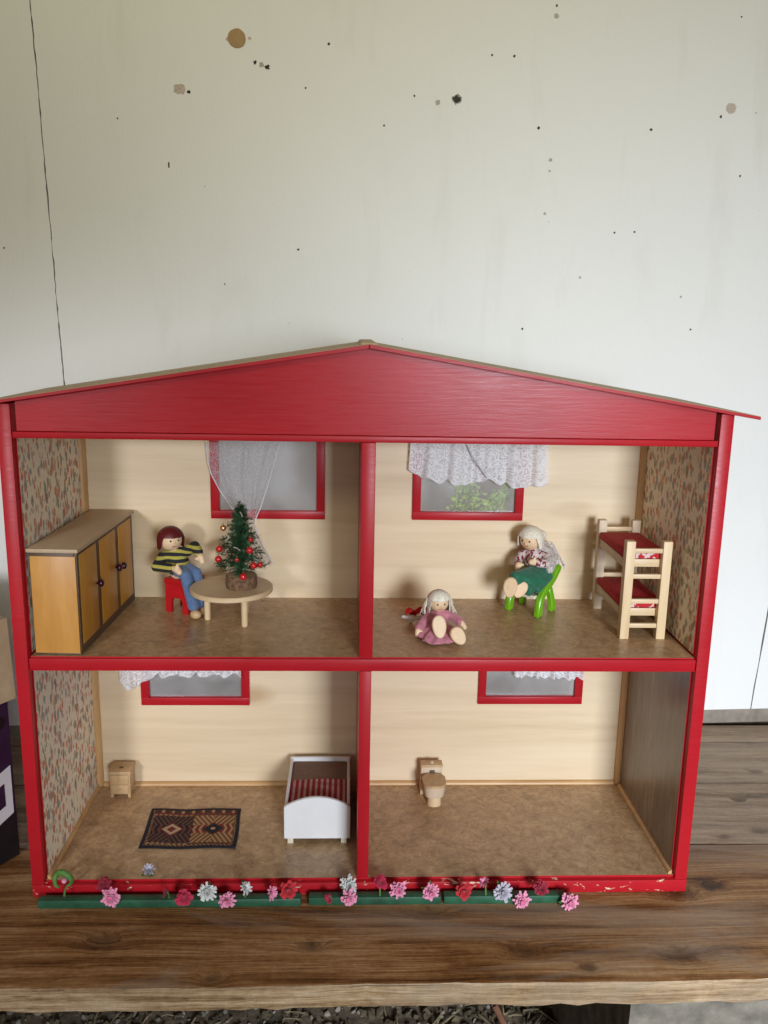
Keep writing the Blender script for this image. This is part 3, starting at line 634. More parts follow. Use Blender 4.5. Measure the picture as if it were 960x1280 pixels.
# ================================================================== CUPBOARD (upper left)
cu = thing('cupboard', (-.303, .095, UZ), 'honey-coloured wooden cupboard with three dark doors against the wallpaper', 'cupboard')
cx0, cx1, cy0, cy1, cz0, cz1 = -.3265, -.2795, .0065, .186, UZ, .3555
box('carcass', cx0, cx1-.004, cy0+.0018, cy1, cz0+.0015, cz1-.004, 'edge', cu)
box('side_panel', cx0+.0012, cx1-.0022, cy0, cy0+.0018, cz0+.0022, cz1-.0075, 'honey', cu, .0003)
box('plinth', cx0+.001, cx1-.0015, cy0+.0005, cy1, cz0+.0001, cz0+.0022, 'edge', cu, .0003)
box('top_board', cx0-.001, cx1+.0012, cy0-.002, cy1+.001, cz1-.0036, cz1, 'cuptop', cu, .0004)
box('front_frame', cx1-.004, cx1-.0012, cy0+.002, cy1-.0005, cz0+.0022, cz1-.0037, 'edge', cu, .0003)
ys = [cy0+.0045, .0665, .1275, cy1-.004]
kn = [(.058, .3065), (.1195, .3055), (.1345, .3035)]
for i in range(3):
    d_ = box('door', cx1-.0011, cx1-.0007, ys[i]+(.0020, .0050, .0050)[i], ys[i+1]-(.0050, .0050, .0030)[i], cz0+.0095, cz1-.0075, 'honeyd', cu, .0001)
    y_, z_ = kn[i]; lathe('knob', [(.0013, 0), (.0013, .0020), (.0034, .0026), (.0041, .0046), (.0034, .0066), (.0012, .0075)], (cx1-.0006, y_, z_), 'knob', d_, 16, (1, 0, 0), 180)
cu.rotation_euler.z = R(-2.7); cu.location.x += .0046
# ================================================================== ROUND TABLE + TREE
TC = (-.1468, .1045); TZ = .2895; TR = .0445
tb = thing('round_table', (*TC, UZ), 'small round pale wooden table carrying the christmas tree', 'table')
lathe('table_top', [(TR-.0008, -.0055), (TR, -.0048), (TR, -.0008), (TR-.0009, 0)], (*TC, TZ), 'plyx', tb, 64)
for x, y in ((-.1752, .1136), (-.1318, .0915), (-.1362, .137)):
    lathe('leg', [(.0030, 0), (.0035, .001), (.0036, TZ-.0056-UZ)], (x, y, UZ), 'ply', tb, 16)
TX, TY = -.1358, .1015
xt = thing('christmas_tree', (TX, TY, TZ), 'miniature christmas tree with red baubles set in a log slice', 'christmas tree')
bm = bmesh.new(); rng = random.Random(3); prof = []
n = 40; rings = []
for (r, z) in ((.0163, .0002), (.0168, .004), (.0166, .009), (.0164, .0135), (.0155, .0145)):
    rings.append([bm.verts.new((TX+r*math.cos(6.2832*i/n)*(1+rng.uniform(-.035, .035)), TY+r*math.sin(6.2832*i/n)*(1+rng.uniform(-.035, .035)), TZ+z)) for i in range(n)])
for a, b in zip(rings, rings[1:]):
    for i in range(n): bm.faces.new((a[i], a[(i+1) % n], b[(i+1) % n], b[i]))
bm.faces.new(rings[0][::-1]); f = bm.faces.new(rings[-1]); f.material_index = 1
obj('log_base', bm, ['bark', 'logtop'], xt, 50)
obj('trunk', add_tube(bmesh.new(), [(TX, TY, TZ+.013), (TX+.001, TY, .35), (TX-.001, TY, .381)], [.0016, .0012, .0005], 8), 'bark', xt)
nb = bmesh.new()
def needles(bm, a, b, n, L):
    a = Vector(a); b = Vector(b); d = (b-a).normalized()
    for i in range(n):
        p = a.lerp(b, rng.random()); o_ = Vector((rng.gauss(0, 1), rng.gauss(0, 1), rng.gauss(0, 1))); o_ = (o_-d*o_.dot(d)).normalized(); t_ = (o_+d*rng.uniform(.2, .9)).normalized()*L*rng.uniform(.7, 1.2)
        s = t_.cross(d).normalized()*.00042
        bm.faces.new([bm.verts.new(q) for q in (p-s, p+s, p+t_*.98+s*.5, p+t_)])
tiers = []
for k in range(104):
    f = (k+.5)/104; z = .307+(.378-.307)*f**.92; rad = (.0285*(1-f)**.85+.0035)*rng.uniform(.62, 1.10)
    if .60 < f < .66 : rad *= .75
    a = k*2.39996+rng.uniform(-.3, .3); d = Vector((math.cos(a), math.sin(a), rng.uniform(-.05, .35)))
    p0_ = Vector((TX, TY, z)); p1_ = p0_+d*rad+Vector((0, 0, -.10*rad)); needles(nb, p0_, p1_, int(34+rad*2300), .0050); tiers.append(p1_)
needles(nb, (TX, TY, .366), (TX-.0005, TY, .3835), 110, .0042)
o_ = obj('needles', nb, 'needle', xt, None); o_['kind'] = 'stuff'
for (x, y, r, Y, mt) in ((279, 660, 4.0, .092, 'gold'), (312, 688, 4.6, .083, 'bauble'), (317, 707, 4.4, .080, 'bauble'), (325, 706, 3.8, .088, 'bauble'), (304, 721, 4.8, .0835, 'bauble'), (274, 686, 4.4, .090, 'bauble'), (273, 699, 4.6, .085, 'bauble'), (313, 675, 3.4, .093, 'bauble'), (296, 700, 2.6, .078, 'bauble')):
    p = ony((x, y), Y); b_ = ball('bauble', p, r*.00083, mt, xt); obj('loop', add_tube(bmesh.new(), [p+Vector((0, 0, r*.0008)), p+Vector((0, .001, r*.0008+.0022))], .0005, 6), 'gold', b_)
for (x0, y0, x1, y1) in ((282, 678, 287, 671), (281, 691, 285, 686), (318, 699, 323, 701), (284, 655, 285, 652), (300, 640, 303, 646), (292, 684, 300, 688)):
    obj('tinsel', add_tube(bmesh.new(), [ony((x0, y0), .084), ony(((x0+x1)/2, (y0+y1)/2-1), .082), ony((x1, y1), .084)], .0007, 6), 'tinsel', xt)
# ================================================================== STOOL + SEATED DOLL
SC = Vector((-.206, .1475, UZ)); sr = R(-26)
stl = thing('stool', SC, 'red cube stool under the seated doll in striped sweater', 'stool')
RM = Matrix.Translation(SC) @ Matrix.Rotation(sr, 4, 'Z'); ax = RM.to_3x3() @ Vector((1, 0, 0)); ay = RM.to_3x3() @ Vector((0, 1, 0))
hw = .0162; SH = .0395
box('seat', -hw, hw, -hw, hw, SH-.006, SH, 'stoolred', stl, .0008, RM)
for s in (-1, 1):
    pts = [(-hw+.0006, 0), (-.0075, 0), (-.0075, .013), (-.005, .017), (0, .0185), (.005, .017), (.0075, .013), (.0075, 0), (hw-.0006, 0), (hw-.0006, SH-.0061), (-hw+.0006, SH-.0061)]
    prism('side_panel', pts, ay*.0045, SC+ay*(s*(hw-.003)-.00225), ax, (0, 0, 1), 'stoolred', stl)
box('stretcher', -hw+.004, hw-.004, -.002, .002, .012, .018, 'stoolred', stl, .0004, RM)

def face(parent, c, r, fdir, eyes=True, up_=(0, 0, 1)):
    fdir = Vector(fdir).normalized(); sd = fdir.cross(Vector(up_)).normalized(); u_ = sd.cross(fdir)
    for s in (-1, 1):
        d = (fdir+sd*s*.36+u_*.10).normalized(); ball('eye', Vector(c)+d*r*.985, r*.085, 'black', parent, seg=8)
    d = (fdir-u_*.42).normalized(); bm = bmesh.new()
    pts = [Vector(c)+((fdir-u_*(.40+.06*math.cos(t*1.3)))+sd*t*.20).normalized()*r*1.0 for t in (-1, -.5, 0, .5, 1)]
    obj('mouth', add_tube(bm, pts, r*.045, 6), 'mouth', parent)
    ball('nose', Vector(c)+(fdir-u_*.12).normalized()*r*1.0, r*.11, 'dollwood', parent, seg=8)
def hair(parent, c, r, fdir, mat, low, brow=.35, wide=.62, name='hair', wob=.03, seed=1):
    """shell of hair round a ball head, open at the face, hanging to 'low' (in radii below centre)"""
    rng = random.Random(seed); fdir = Vector(fdir).normalized(); sd = fdir.cross(Vector((0, 0, 1))).normalized(); u_ = sd.cross(fdir)
    bm = bmesh.new(); n, mm = 48, 22; g = []
    for i in range(n):
        a = 2*math.pi*i/n; row = []
        fr = math.cos(a)             # 1 = front
        lo = brow if fr > wide else (brow+( -low-brow)*min(1, (wide-fr)/.22))
        w1 = rng.uniform(-wob, wob)
        for j in range(mm+1):
            t = j/mm; h = 1.10-(1.10-lo)*t
            rr = math.sqrt(max(0, 1.10**2-h*h)) if h > 0 else 1.10-.05*abs(h)
            rr *= 1+w1*t
            row.append(bm.verts.new(Vector(c)+(fdir*math.cos(a)*rr+sd*math.sin(a)*rr+u_*h)*r))
        g.append(row)
    for i in range(n):
        for j in range(mm): bm.faces.new((g[i][j], g[i][j+1], g[(i+1) % n][j+1], g[(i+1) % n][j]))
    bmesh.ops.remove_doubles(bm, verts=bm.verts, dist=1e-6); bmesh.ops.recalc_face_normals(bm, faces=bm.faces)
    r_ = bmesh.ops.solidify(bm, geom=list(bm.faces), thickness=r*.08)
    return obj(name, bm, mat, parent, 60)
# --- man
dm = thing('doll', (-.2115, .143, UZ+SH), 'wooden doll with dark red bob, yellow and black striped sweater and jeans', 'doll')
hc = (-.2185, .1405, .3325); fd = (.52, -.84, -.05)
def hand(c, r, tip, th_): return [[(*c, r), (*(Vector(c)+Vector(tip)*r*1.2), r*.8)], [(*c, r*.5), (*(Vector(c)+Vector(th_)*r*1.4), r*.42)]]
body = fuse('body', [[(*hc, .0130)], [(*hc, .006), (-.214, .143, .316, .0052), (-.212, .144, .295, .010)]]
     + [[(-.2310, .1285, .3035, .0034), (-.2095, .1205, .3035, .0034)], [(-.190, .133, .328, .0034), (-.1835, .1225, .3185, .0034)]]
     + hand((-.2085, .1200, .3035), .0044, (.6, -.5, -.5), (.2, -.3, .9)) + hand((-.1825, .1215, .3170), .0044, (.4, -.4, -.8), (-.7, -.5, -.2)), 'dollwood', dm)
face(dm, hc, .0130, fd); hair(dm, hc, .0138, fd, 'hairred', .72, .34, .55)
fuse('sweater', [[(-.214, .143, .3165, .0068), (-.213, .1435, .310, .0115), (-.212, .144, .3035, .0132), (-.212, .144, .3005, .0130)],
     [(-.213, .143, .3135, .008), (-.2275, .1395, .3125, .0062), (-.2325, .129, .3035, .0060), (-.2165, .1225, .3035, .0054)],
     [(-.213, .143, .3145, .008), (-.203, .1405, .3175, .0066), (-.1905, .133, .3265, .0058), (-.1855, .1255, .3215, .0055)]], 'sweater', dm)
fuse('trousers', [[(-.212, .144, .2995, .0118), (-.2105, .142, .2985, .0110)], [(-.2115, .142, .2980, .0086), (-.1995, .1205, .2965, .0062), (-.1930, .1195, .268, .0062), (-.1915, .1195, .262, .0066)],
     [(-.2065, .146, .2980, .0086), (-.1895, .1305, .2970, .0060), (-.1845, .1305, .268, .0060), (-.1835, .1305, .262, .0062)]], 'denim', dm)
for x, y in ((-.1885, .1145), (-.1795, .1265)):
    q = Matrix.Rotation(R(-40), 3, 'Z'); ball('shoe', (x, y, UZ+.0052), .0065, 'natural', dm, (.75*1.6*.9, .85, .78), 16, q)
# ================================================================== GIRL DOLL on the floor
gd = thing('doll', (.0765, .066, UZ), 'grey-haired wooden doll in mauve dress sitting on the floor, soles forward', 'doll')
hg = (.0765, .0735, .2835); fg = (.16, -.97, -.14)
fuse('body', [[(*hg, .0112)], [(*hg, .005), (.0770, .0745, .270, .0045), (.0755, .072, .258, .008)],
     [(.073, .066, .256, .0045), (.0738, .050, .2615, .0042), (.0742, .044, .2635, .0050)], [(.080, .066, .2555, .0045), (.088, .048, .2565, .0042), (.0915, .037, .2590, .0050)]]
     + hand((.0535, .0545, .2575), .0034, (-.2, -.4, -.9), (.8, -.5, 0)) + hand((.1010, .0595, .2625), .0034, (.5, -.5, -.6), (-.2, -.3, .9)), 'dollwood', gd)
face(gd, hg, .0112, fg); hair(gd, hg, .0119, fg, 'hairwhite', 1.15, .42, .62, wob=.07, seed=4)
for a in range(26):    # loose strands of hair
    rng = random.Random(a+50); s = rng.choice((-1, 1)); p = Vector(hg)+Vector((s*.0125, rng.uniform(-.004, .008), rng.uniform(-.003, .006)))
    obj('hair_strand', add_tube(bmesh.new(), [p, p+Vector((s*rng.uniform(.001, .004), -.001, -.007)), p+Vector((s*rng.uniform(.001, .007), -.002, -rng.uniform(.012, .019)))], .00035, 5), 'hairwhite', gd)
def hemmed(bm):
    rng = random.Random(2); n = 44; rings = []
    for k, (f, z) in enumerate(((.2, .262), (.55, .2595), (.85, .2555), (1, .2512))):
        rings.append([bm.verts.new((.0755+(.0245*f)*math.cos(6.2832*i/n)*(1+.07*f*math.sin(i*1.15)), .0585+(.0275*f)*math.sin(6.2832*i/n)*(1+.06*f*math.sin(i*.86)), z+.0016*f*math.sin(i*1.4))) for i in range(n)])
    for a, b in zip(rings, rings[1:]):
        for i in range(n): bm.faces.new((a[i], a[(i+1) % n], b[(i+1) % n], b[i]))
    bm.faces.new(rings[0]); bm.faces.new(rings[-1][::-1]); bmesh.ops.recalc_face_normals(bm, faces=bm.faces)
fuse('dress', [[(.0768, .0742, .2718, .0062), (.0765, .0735, .266, .0090), (.0755, .070, .258, .0125)], [(.0768, .074, .269, .006), (.066, .072, .2680, .0050), (.0585, .062, .2630, .0046), (.0550, .0572, .2595, .0050)],
     [(.0768, .074, .269, .006), (.0885, .0725, .2685, .0050), (.0965, .0655, .2655, .0046), (.0992, .0622, .2640, .0050)], [(.074, .062, .2575, .0085), (.0738, .052, .2600, .0075)], [(.081, .062, .2570, .008), (.0865, .051, .2570, .007)]], 'mauve', gd, .0008, 4, hemmed)
def paddle(parent, c, nrm, upv, w, h, t=.0055, name='foot'):
    n_ = Vector(nrm).normalized(); u_ = Vector(upv); u_ = (u_-n_*u_.dot(n_)).normalized(); s_ = u_.cross(n_)
    pts = [(w*(1+.14*math.sin(a))*math.cos(a), h*math.sin(a)) for a in [2*math.pi*i/26 for i in range(26)]]
    return prism(name, pts, -n_*t, Vector(c)+n_*t*.5, s_, u_, 'dollwood', parent, .0011)
paddle(gd, (.0742, .0405, .2665), (.0, -.93, .30), (-.10, .2, 1), .0074, .0122); paddle(gd, (.0930, .0325, .2598), (.25, -.93, .22), (-.55, 0, .8), .0074, .0104)
ob = thing('red_scrap', (.0525, .103, UZ), 'bright red scrap with white edge lying behind the girl doll', 'scrap')
bm = bmesh.new(); rng = random.Random(5)
gx = [[bm.verts.new((.0435+.021*i/12, .105+.005*math.sin(j*1.1)-.004*j/6, UZ+.0085+.0085*j/6+.0018*math.sin(i*.9+j)+.0012*i/12)) for j in range(7)] for i in range(13)]
for i in range(12):
    for j in range(6): bm.faces.new((gx[i][j], gx[i+1][j], gx[i+1][j+1], gx[i][j+1]))
bmesh.ops.solidify(bm, geom=list(bm.faces), thickness=.0016); obj('felt', bm, 'cloth_red', ob)
fuse('fringe', [[(.041, .104, UZ+.0075, .0022), (.050, .103, UZ+.0060, .0026), (.060, .103, UZ+.0065, .0022)], [(.050, .104, UZ+.0025, .0028), (.051, .104, UZ+.007, .003)]], 'cloth_white', ob)
# ================================================================== GREEN CHAIR + LADY DOLL
ch = thing('chair', (.196, .155, UZ), 'bright green toy armchair with cream seat and pierced back', 'chair')
bk = Vector((.68, .73, 0)).normalized(); sdv = Vector((bk.y, -bk.x, 0))      # bk points to the chair's back, sdv to its right hand side near the camera
fc = Vector((.1820, .1400, UZ))           # middle between the front feet
prf = [(-.0045, 0), (.0050, 0), (.0062, .014), (.010, .022), (.017, .0285), (.026, .0325), (.034, .0390), (.0415, .0465), (.0440, .0515), (.0395, .0550), (.034, .0500), (.027, .0425), (.019, .0380), (.009, .0325), (.001, .0240), (-.0038, .013)]
leg2 = [(.0265, 0), (.0360, 0), (.0350, .010), (.0300, .021), (.0250, .0318), (.0180, .0285), (.0225, .020), (.0262, .010)]
for s in (-1, 1):
    o0 = fc+sdv*(s*.0195)-sdv*.0036
    a_ = prism('arm', prf, sdv*.0072, o0, bk, (0, 0, 1), 'green', ch, .0012)
    prism('leg', leg2, sdv*.0066, o0+sdv*.0003, bk, (0, 0, 1), 'green', ch, .0012)
pts = [(-.003, .0205), (.010, .0195), (.024, .0185), (.034, .020), (.036, .0245), (.024, .0225), (.010, .0235), (-.003, .0245)]
prism('seat', pts, sdv*.0315, fc-sdv*.01575, bk, (0, 0, 1), 'cream', ch, .0006)
bdir = (bk*.30+Vector((0, 0, 1))).normalized(); bn = bdir.cross(sdv).normalized(); b0 = fc+bk*.0335+Vector((0, 0, .0235))
wb = .0157; pts = [(-wb, 0), (wb, 0), (wb+.001, .026)]+[((wb+.001)*math.cos(a), .034+.012*math.sin(a)) for a in [i*math.pi/12 for i in range(13)]]+[(-wb-.001, .026)]
back = prism('backrest', pts, -bn*.003, b0+bn*.0015, sdv, bdir, 'cream', ch, .0006)
for i in range(5):
    for j in range(3):
        c_ = b0+sdv*(-.0105+.0052*i)+bdir*(.018+.0068*j)
        for s in (1, -1): lathe('hole', [(.00135, 0), (.00135, .0004)], c_+bn*s*.0016, 'black', back, 10, bn*s)
ld = thing('doll', (.197, .155, UZ+.0245), 'white-haired wooden doll in green skirt and knitted shawl on the green chair', 'doll')
hl = (.1915, .163, .3310); fl = (-.60, -.78, -.16)
fuse('body', [[(*hl, .0132)], [(*hl, .006), (.1945, .163, .3155, .0052), (.199, .158, .292, .010)],
     [(.192, .150, .287, .006), (.170, .128, .2925, .0050), (.1635, .1185, .286, .0048)], [(.200, .144, .287, .006), (.181, .125, .290, .0050), (.1735, .1215, .280, .0046)]]
     + hand((.1760, .1500, .3025), .0042, (-.2, -.4, -.8), (.8, -.3, .2)) + hand((.1915, .1385, .3095), .0042, (-.8, -.4, .1), (0, -.4, .9)), 'dollwood', ld)
face(ld, hl, .0132, fl); hair(ld, hl, .0140, fl, 'hairwhite', .62, .40, .62, wob=.05, seed=6)
ball('hair_bun', (.2035, .1695, .3335), .0078, 'hairwhite', ld, (1, 1, .85))
fuse('blouse', [[(.1945, .163, .3165, .0068), (.196, .161, .309, .0118), (.199, .158, .296, .0128), (.199, .157, .291, .013)],
     [(.195, .162, .313, .007), (.183, .166, .311, .0056), (.1765, .159, .304, .0052), (.1762, .153, .3025, .0050)], [(.197, .16, .313, .007), (.2085, .152, .311, .0060), (.2065, .1405, .307, .0054), (.1965, .1380, .3085, .0050)]], 'blouse', ld)
fuse('shawl', [[(.203, .166, .320, .0062), (.2125, .160, .3135, .0068), (.2135, .1495, .3085, .0066), (.2065, .1405, .3075, .0060)], [(.205, .171, .3195, .0060), (.216, .168, .313, .0066), (.221, .161, .303, .0056)], [(.2125, .158, .3125, .0062), (.2145, .154, .300, .0056)], [(.2145, .150, .3065, .0058), (.2110, .1435, .2995, .0048)]], 'shawl', ld)
for i in range(9): obj('fringe', add_tube(bmesh.new(), [(.2085+.0018*i, .172-.0016*i, .3235-.0014*i), (.2175+.0018*i, .173-.0016*i, .3245-.0028*i), (.2225+.0012*i, .174-.0018*i, .320-.003*i)], .0009, 6), 'shawl', ld)
fuse('skirt', [[(.200, .157, .2915, .0135), (.190, .145, .2915, .0115), (.1795, .1325, .2935, .0098), (.1675, .1210, .2955, .0080)], [(.203, .150, .2905, .0120), (.192, .137, .290, .0110), (.1815, .126, .2905, .0090)],
     [(.1675, .1215, .2955, .0078), (.1625, .1225, .289, .0052)], [(.1875, .1275, .288, .0074), (.1845, .1255, .2785, .0052)], [(.200, .136, .288, .0078), (.196, .1335, .279, .0050)], [(.209, .147, .289, .0074), (.205, .143, .282, .0050)],[(.1875, .1275, .288, .0074),(.200, .136, .288, .0078),(.209, .147, .289, .0074)]], 'skirt_green', ld, .0008, 5)
paddle(ld, (.1608, .1150, .2865), (-.25, -.95, -.10), (.08, 0, 1), .0078, .0122); paddle(ld, (.1735, .1190, .2825), (-.2, -.9, .2), (.5, 0, .8), .0064, .0105)
# ================================================================== BUNK BED
bb = thing('bunk_bed', (.2945, .11, UZ), 'pale wooden toy bunk bed with red mattresses by the right wall', 'bunk bed')
X0, X1, Y0, Y1 = .2690, .3175, .0560, .1660; PW = .0095; PT = .355; lean = 0
for x in (X0, X1-PW):
    for y in (Y0, Y1-PW): box('post', x, x+PW, y, y+PW, UZ, PT, 'ply' if y < .1 else 'beech', bb, .0006)
for y in (Y0+.0018, Y1-PW+.0018):
    for z in (.3445, .3168, .2895, .2625): box('rung', X0+PW-.0005, X1-PW+.0005, y, y+.0048, z-.0024, z+.0024, 'plyx', bb, .0005)
for z, nm in ((.3275, 'upper'), (.2735, 'lower')):
    for x in (X0+.0018, X1-.0055): box('side_rail', x, x+.0038, Y0+PW-.0005, Y1-PW+.0005, z-.0035, z+.0060, 'beech', bb, .0005)
    box('end_board', X0+PW+.0002, X1-PW-.0002, Y0+.0072, Y0+.0094, z-.0015, z+.0068, 'plyx', bb, .0004)
    box('base_board', X0+.0058, X1-.0058, Y0+PW, Y1-PW, z+.001, z+.0045, 'beech', bb, 0)
    mt_ = box('mattress', X0+.0008, X1-.0008, Y0+.0100, Y1-.0105, z+.0062, z+.0140, 'mattress', bb, .0022)
    for f in mt_.data.polygons: pass
    box('printed_end', X0+PW+.0008, X1-PW-.0008, Y0+.0088, Y0+.0099, z+.0072, z+.0128, 'mattend', mt_, .0003)
# ================================================================== LOWER LEFT: cabinet, rug, bed
cb = thing('bedside_cabinet', (-.2935, .173, FZ), 'tiny light wooden cabinet with two drawers in the corner', 'cabinet')
a0, a1, b0_, b1_ = -.3078, -.2805, .1605, .1870
box('carcass', a0+.0014, a1-.0014, b0_+.0014, b1_-.0005, FZ+.0045, FZ+.0312, 'natural', cb)
box('top', a0, a1, b0_-.0004, b1_, FZ+.0313, FZ+.0352, 'natural', cb, .0010)
for x in (a0+.0016, a1-.0051):
    for y in (b0_+.0016, b1_-.0045): box('foot', x, x+.0035, y, y+.0035, FZ, FZ+.0046, 'natural', cb, .0004)
for z in (.0062, .0192):
    d_ = box('drawer', a0+.0032, a1-.0032, b0_+.0002, b0_+.0016, FZ+z, FZ+z+.0112, 'natural', cb, .0004)
    ball('knob', ((a0+a1)/2, b0_-.0004, FZ+z+.006), .0012, 'natural', d_, seg=8)
box('carved_heart', (a0+a1)/2-.0025, (a0+a1)/2+.0025, b0_+.009, b0_+.013, FZ+.0350, FZ+.03545, 'edge', cb, .0002)
# rug with a woven pattern
rx0, rx1, ry0, ry1 = -.2500, -.1440, .0565, .1350
NAVY = (.016, .012, .020); RUST = (.24, .03, .028); TAN = (.50, .31, .13); PALE = (.62, .45, .25); BRN = (.075, .032, .018)
def rugcol(u, v):
    if min(u, 1-u) < .035 or min(v, 1-v) < .05: return NAVY
    if v > .84:
        if v > .875 and (u*9) % 1 < .42: return TAN if (u*9) % 1 > .16 else RUST
        return RUST if v < .865 else BRN
    if min(u, 1-u) < .06 or v < .085: return TAN if int((u+v)*70) % 3 == 0 else BRN
    x = (u-.06)/.88; y = (v-.085)/.755; left = x < .5; cx_ = .25 if left else .75
    dx = (x-cx_)*4; dy = (y-.5)*2; r = max(abs(dx)*.72, abs(dy)*1.0); d = abs(dx)+abs(dy)
    bgc, fgc = (BRN, NAVY) if left else (BRN, TAN)
    if abs(dx) < .10 and abs(dy) < .07: return RUST if left else PALE
    if abs(dx)*.8+abs(dy) < .20: return NAVY if not left else RUST
    if abs(dx)*.75+abs(dy) < .36: return PALE if left else NAVY
    if abs(dx)*.75+abs(dy) < .44: return RUST if left else (.15, .03, .02)
    if abs(dy) > .28:
        k = (dx+(.35 if dx > 0 else -.35)*(abs(dy)-.28)*-2.2)*4.1
        if (k % 1) < .5: return (NAVY if left else TAN) if abs(dy) < .9 else (TAN if left else BRN)
        return (.16, .06, .03) if left else (.20, .07, .03)
    k = (abs(dx)*3.4+abs(dy)*1.5) % 1
    if k < .4: return (.20, .05, .025) if left else TAN
    return NAVY if left else RUST
mt, nt, b, N = new('woven_rug'); at = nt.nodes.new('ShaderNodeAttribute'); at.attribute_name = 'weave'
wf = noise(nt, coords(nt, (600, 1500, 600)), 1, 2, .5); nt.links.new(mixc(nt, .45, at.outputs['Color'], ramp(nt, wf, [(.25, (.25,)*3), (.75, (1,)*3)]), 'MULTIPLY'), b.inputs['Base Color'])
b.inputs['Roughness'].default_value = .95; bump(nt, b, wf, .6, .0008)
bm = bmesh.new(); nx, ny = 132, 98; cl = bm.loops.layers.float_color.new('weave')
sk_ = lambda u, v: Vector((rx0+(rx1-rx0)*u+.0014*math.sin(v*5)*(.4+.3*u)+.002*(1-v), ry0+(ry1-ry0)*v+.0009*math.sin(u*9+1), FZ+.0012+.0004*math.sin(u*13)*math.sin(v*9)+(.0015*max(0, u-.93)/.07*max(0, .3-v)/.3)))
g = [[bm.verts.new(sk_(i/nx, j/ny)) for j in range(ny+1)] for i in range(nx+1)]
for i in range(nx):
    for j in range(ny):
        f = bm.faces.new((g[i][j], g[i+1][j], g[i+1][j+1], g[i][j+1])); c_ = rugcol((i+.5)/nx, (j+.5)/ny)
        for l in f.loops: l[cl] = (*c_, 1)
be = [e_ for e_ in bm.edges if e_.is_boundary]; r_ = bmesh.ops.extrude_edge_only(bm, edges=be)
for v in r_['geom']:
    if isinstance(v, bmesh.types.BMVert): v.co.z = FZ+.0001
rug = obj('rug', bm, mt, None, None); tag(rug, 'small woven rug with dark and tan medallions on the lower floor', 'rug')
# bed
bd = thing('bed', (-.0515, .12, FZ), 'white toy bed with curved footboard and red striped blanket by the divider', 'bed')
e0, e1, f0, f1 = -.0890, -.0150, .0640, .1790
def board(name, y, zs, zt_, t_=.0045):
    pts = [(e0, FZ+.0062), (e1, FZ+.0062), (e1, zs)]+[(e1+(e0-e1)*k/20, zs+(zt_-zs)*math.sin(math.pi*k/20)**.85) for k in range(1, 20)]+[(e0, zs)]
    return prism(name, pts, (0, t_, 0), (0, y, 0), (1, 0, 0), (0, 0, 1), 'white', bd, .0008)
board('footboard', f0, .0470, .0590); board('headboard', f1-.0045, .0475, .0482)
for x in (e0+.0005, e1-.0040): box('side_panel', x, x+.0035, f0+.0046, f1-.0046, FZ+.0065, .0468, 'white', bd, .0006)
for x in (e0+.004, e1-.0105):
    for y in (f0+.001, f1-.008): box('foot', x, x+.0065, y, y+.0065, FZ, FZ+.0061, 'cream', bd, .0005)
box('mattress', e0+.0042, e1-.0042, f0+.0047, f1-.0047, FZ+.012, FZ+.0418, 'sheet', bd, .002)
def fnB(u, v): return Vector((e0+.0045+(e1-e0-.009)*u, f0+.0052+(.1285-f0-.005)*v, FZ+.0422+.0008*math.sin(u*math.pi)+.0004*math.sin(v*23+u*5)))
obj('blanket', cloth('c', 40, 40, fnB, None, None), 'blanket', bd, 180)
# ================================================================== LOWER RIGHT: toilet
to = thing('toilet', (.087, .155, FZ), 'small wooden toy toilet against the back wall', 'toilet')
tx = .0858
box('tank', tx-.0135, tx+.0125, .1680, .1805, FZ+.0145, FZ+.0360, 'beech', to, .0010)
box('tank_lid', tx-.0142, tx+.0132, .1672, .1812, FZ+.0362, FZ+.0392, 'natural', to, .0008)
lathe('flush_button', [(.0025, 0), (.0025, .0014), (.0017, .0021)], (tx, .174, FZ+.0391), 'beech', to, 14)
box('back_board', tx-.0140, tx-.0100, .1660, .1805, FZ, FZ+.0143, 'ply', to, .0008)
pts = [(r*math.cos(a), r2_*math.sin(a)) for r, r2_ in ((.0142, .0175),) for a in [2*math.pi*i/32 for i in range(32)]]
def sq(v): return math.copysign(abs(v)**.62, v)
def oval(z0, z1, k0, k1, name, mat, bev=.0006, cy=.1505):
    bm = bmesh.new(); n = 36; rr = []
    for z, k in ((z0, k0), (z1, k1)): rr.append([bm.verts.new((tx+.0010+.0142*k*sq(math.cos(6.2832*i/n)), cy+.0165*k*sq(math.sin(6.2832*i/n)), z)) for i in range(n)])
    for i in range(n): bm.faces.new((rr[0][i], rr[0][(i+1) % n], rr[1][(i+1) % n], rr[1][i]))
    bm.faces.new(rr[0][::-1]); bm.faces.new(rr[1])
    ed = [e_ for e_ in bm.edges if abs(e_.verts[0].co.z-e_.verts[1].co.z) < 1e-6]; bmesh.ops.bevel(bm, geom=ed, offset=bev, segments=2, affect='EDGES'); return obj(name, bm, mat, to, 40)
oval(FZ+.0120, FZ+.0262, .84, .97, 'bowl', 'beech'); oval(FZ+.0264, FZ+.0294, 1.0, 1.0, 'lid', 'natural', .0009)
lathe('pedestal', [(.0086, 0), (.0086, .0010), (.0078, .0119)], (tx+.0012, .1460, FZ), 'ply', to, 28)
box('hinge', tx-.0028, tx+.0034, .1655, .1690, FZ+.0285, FZ+.0322, 'edge', to, .0006)
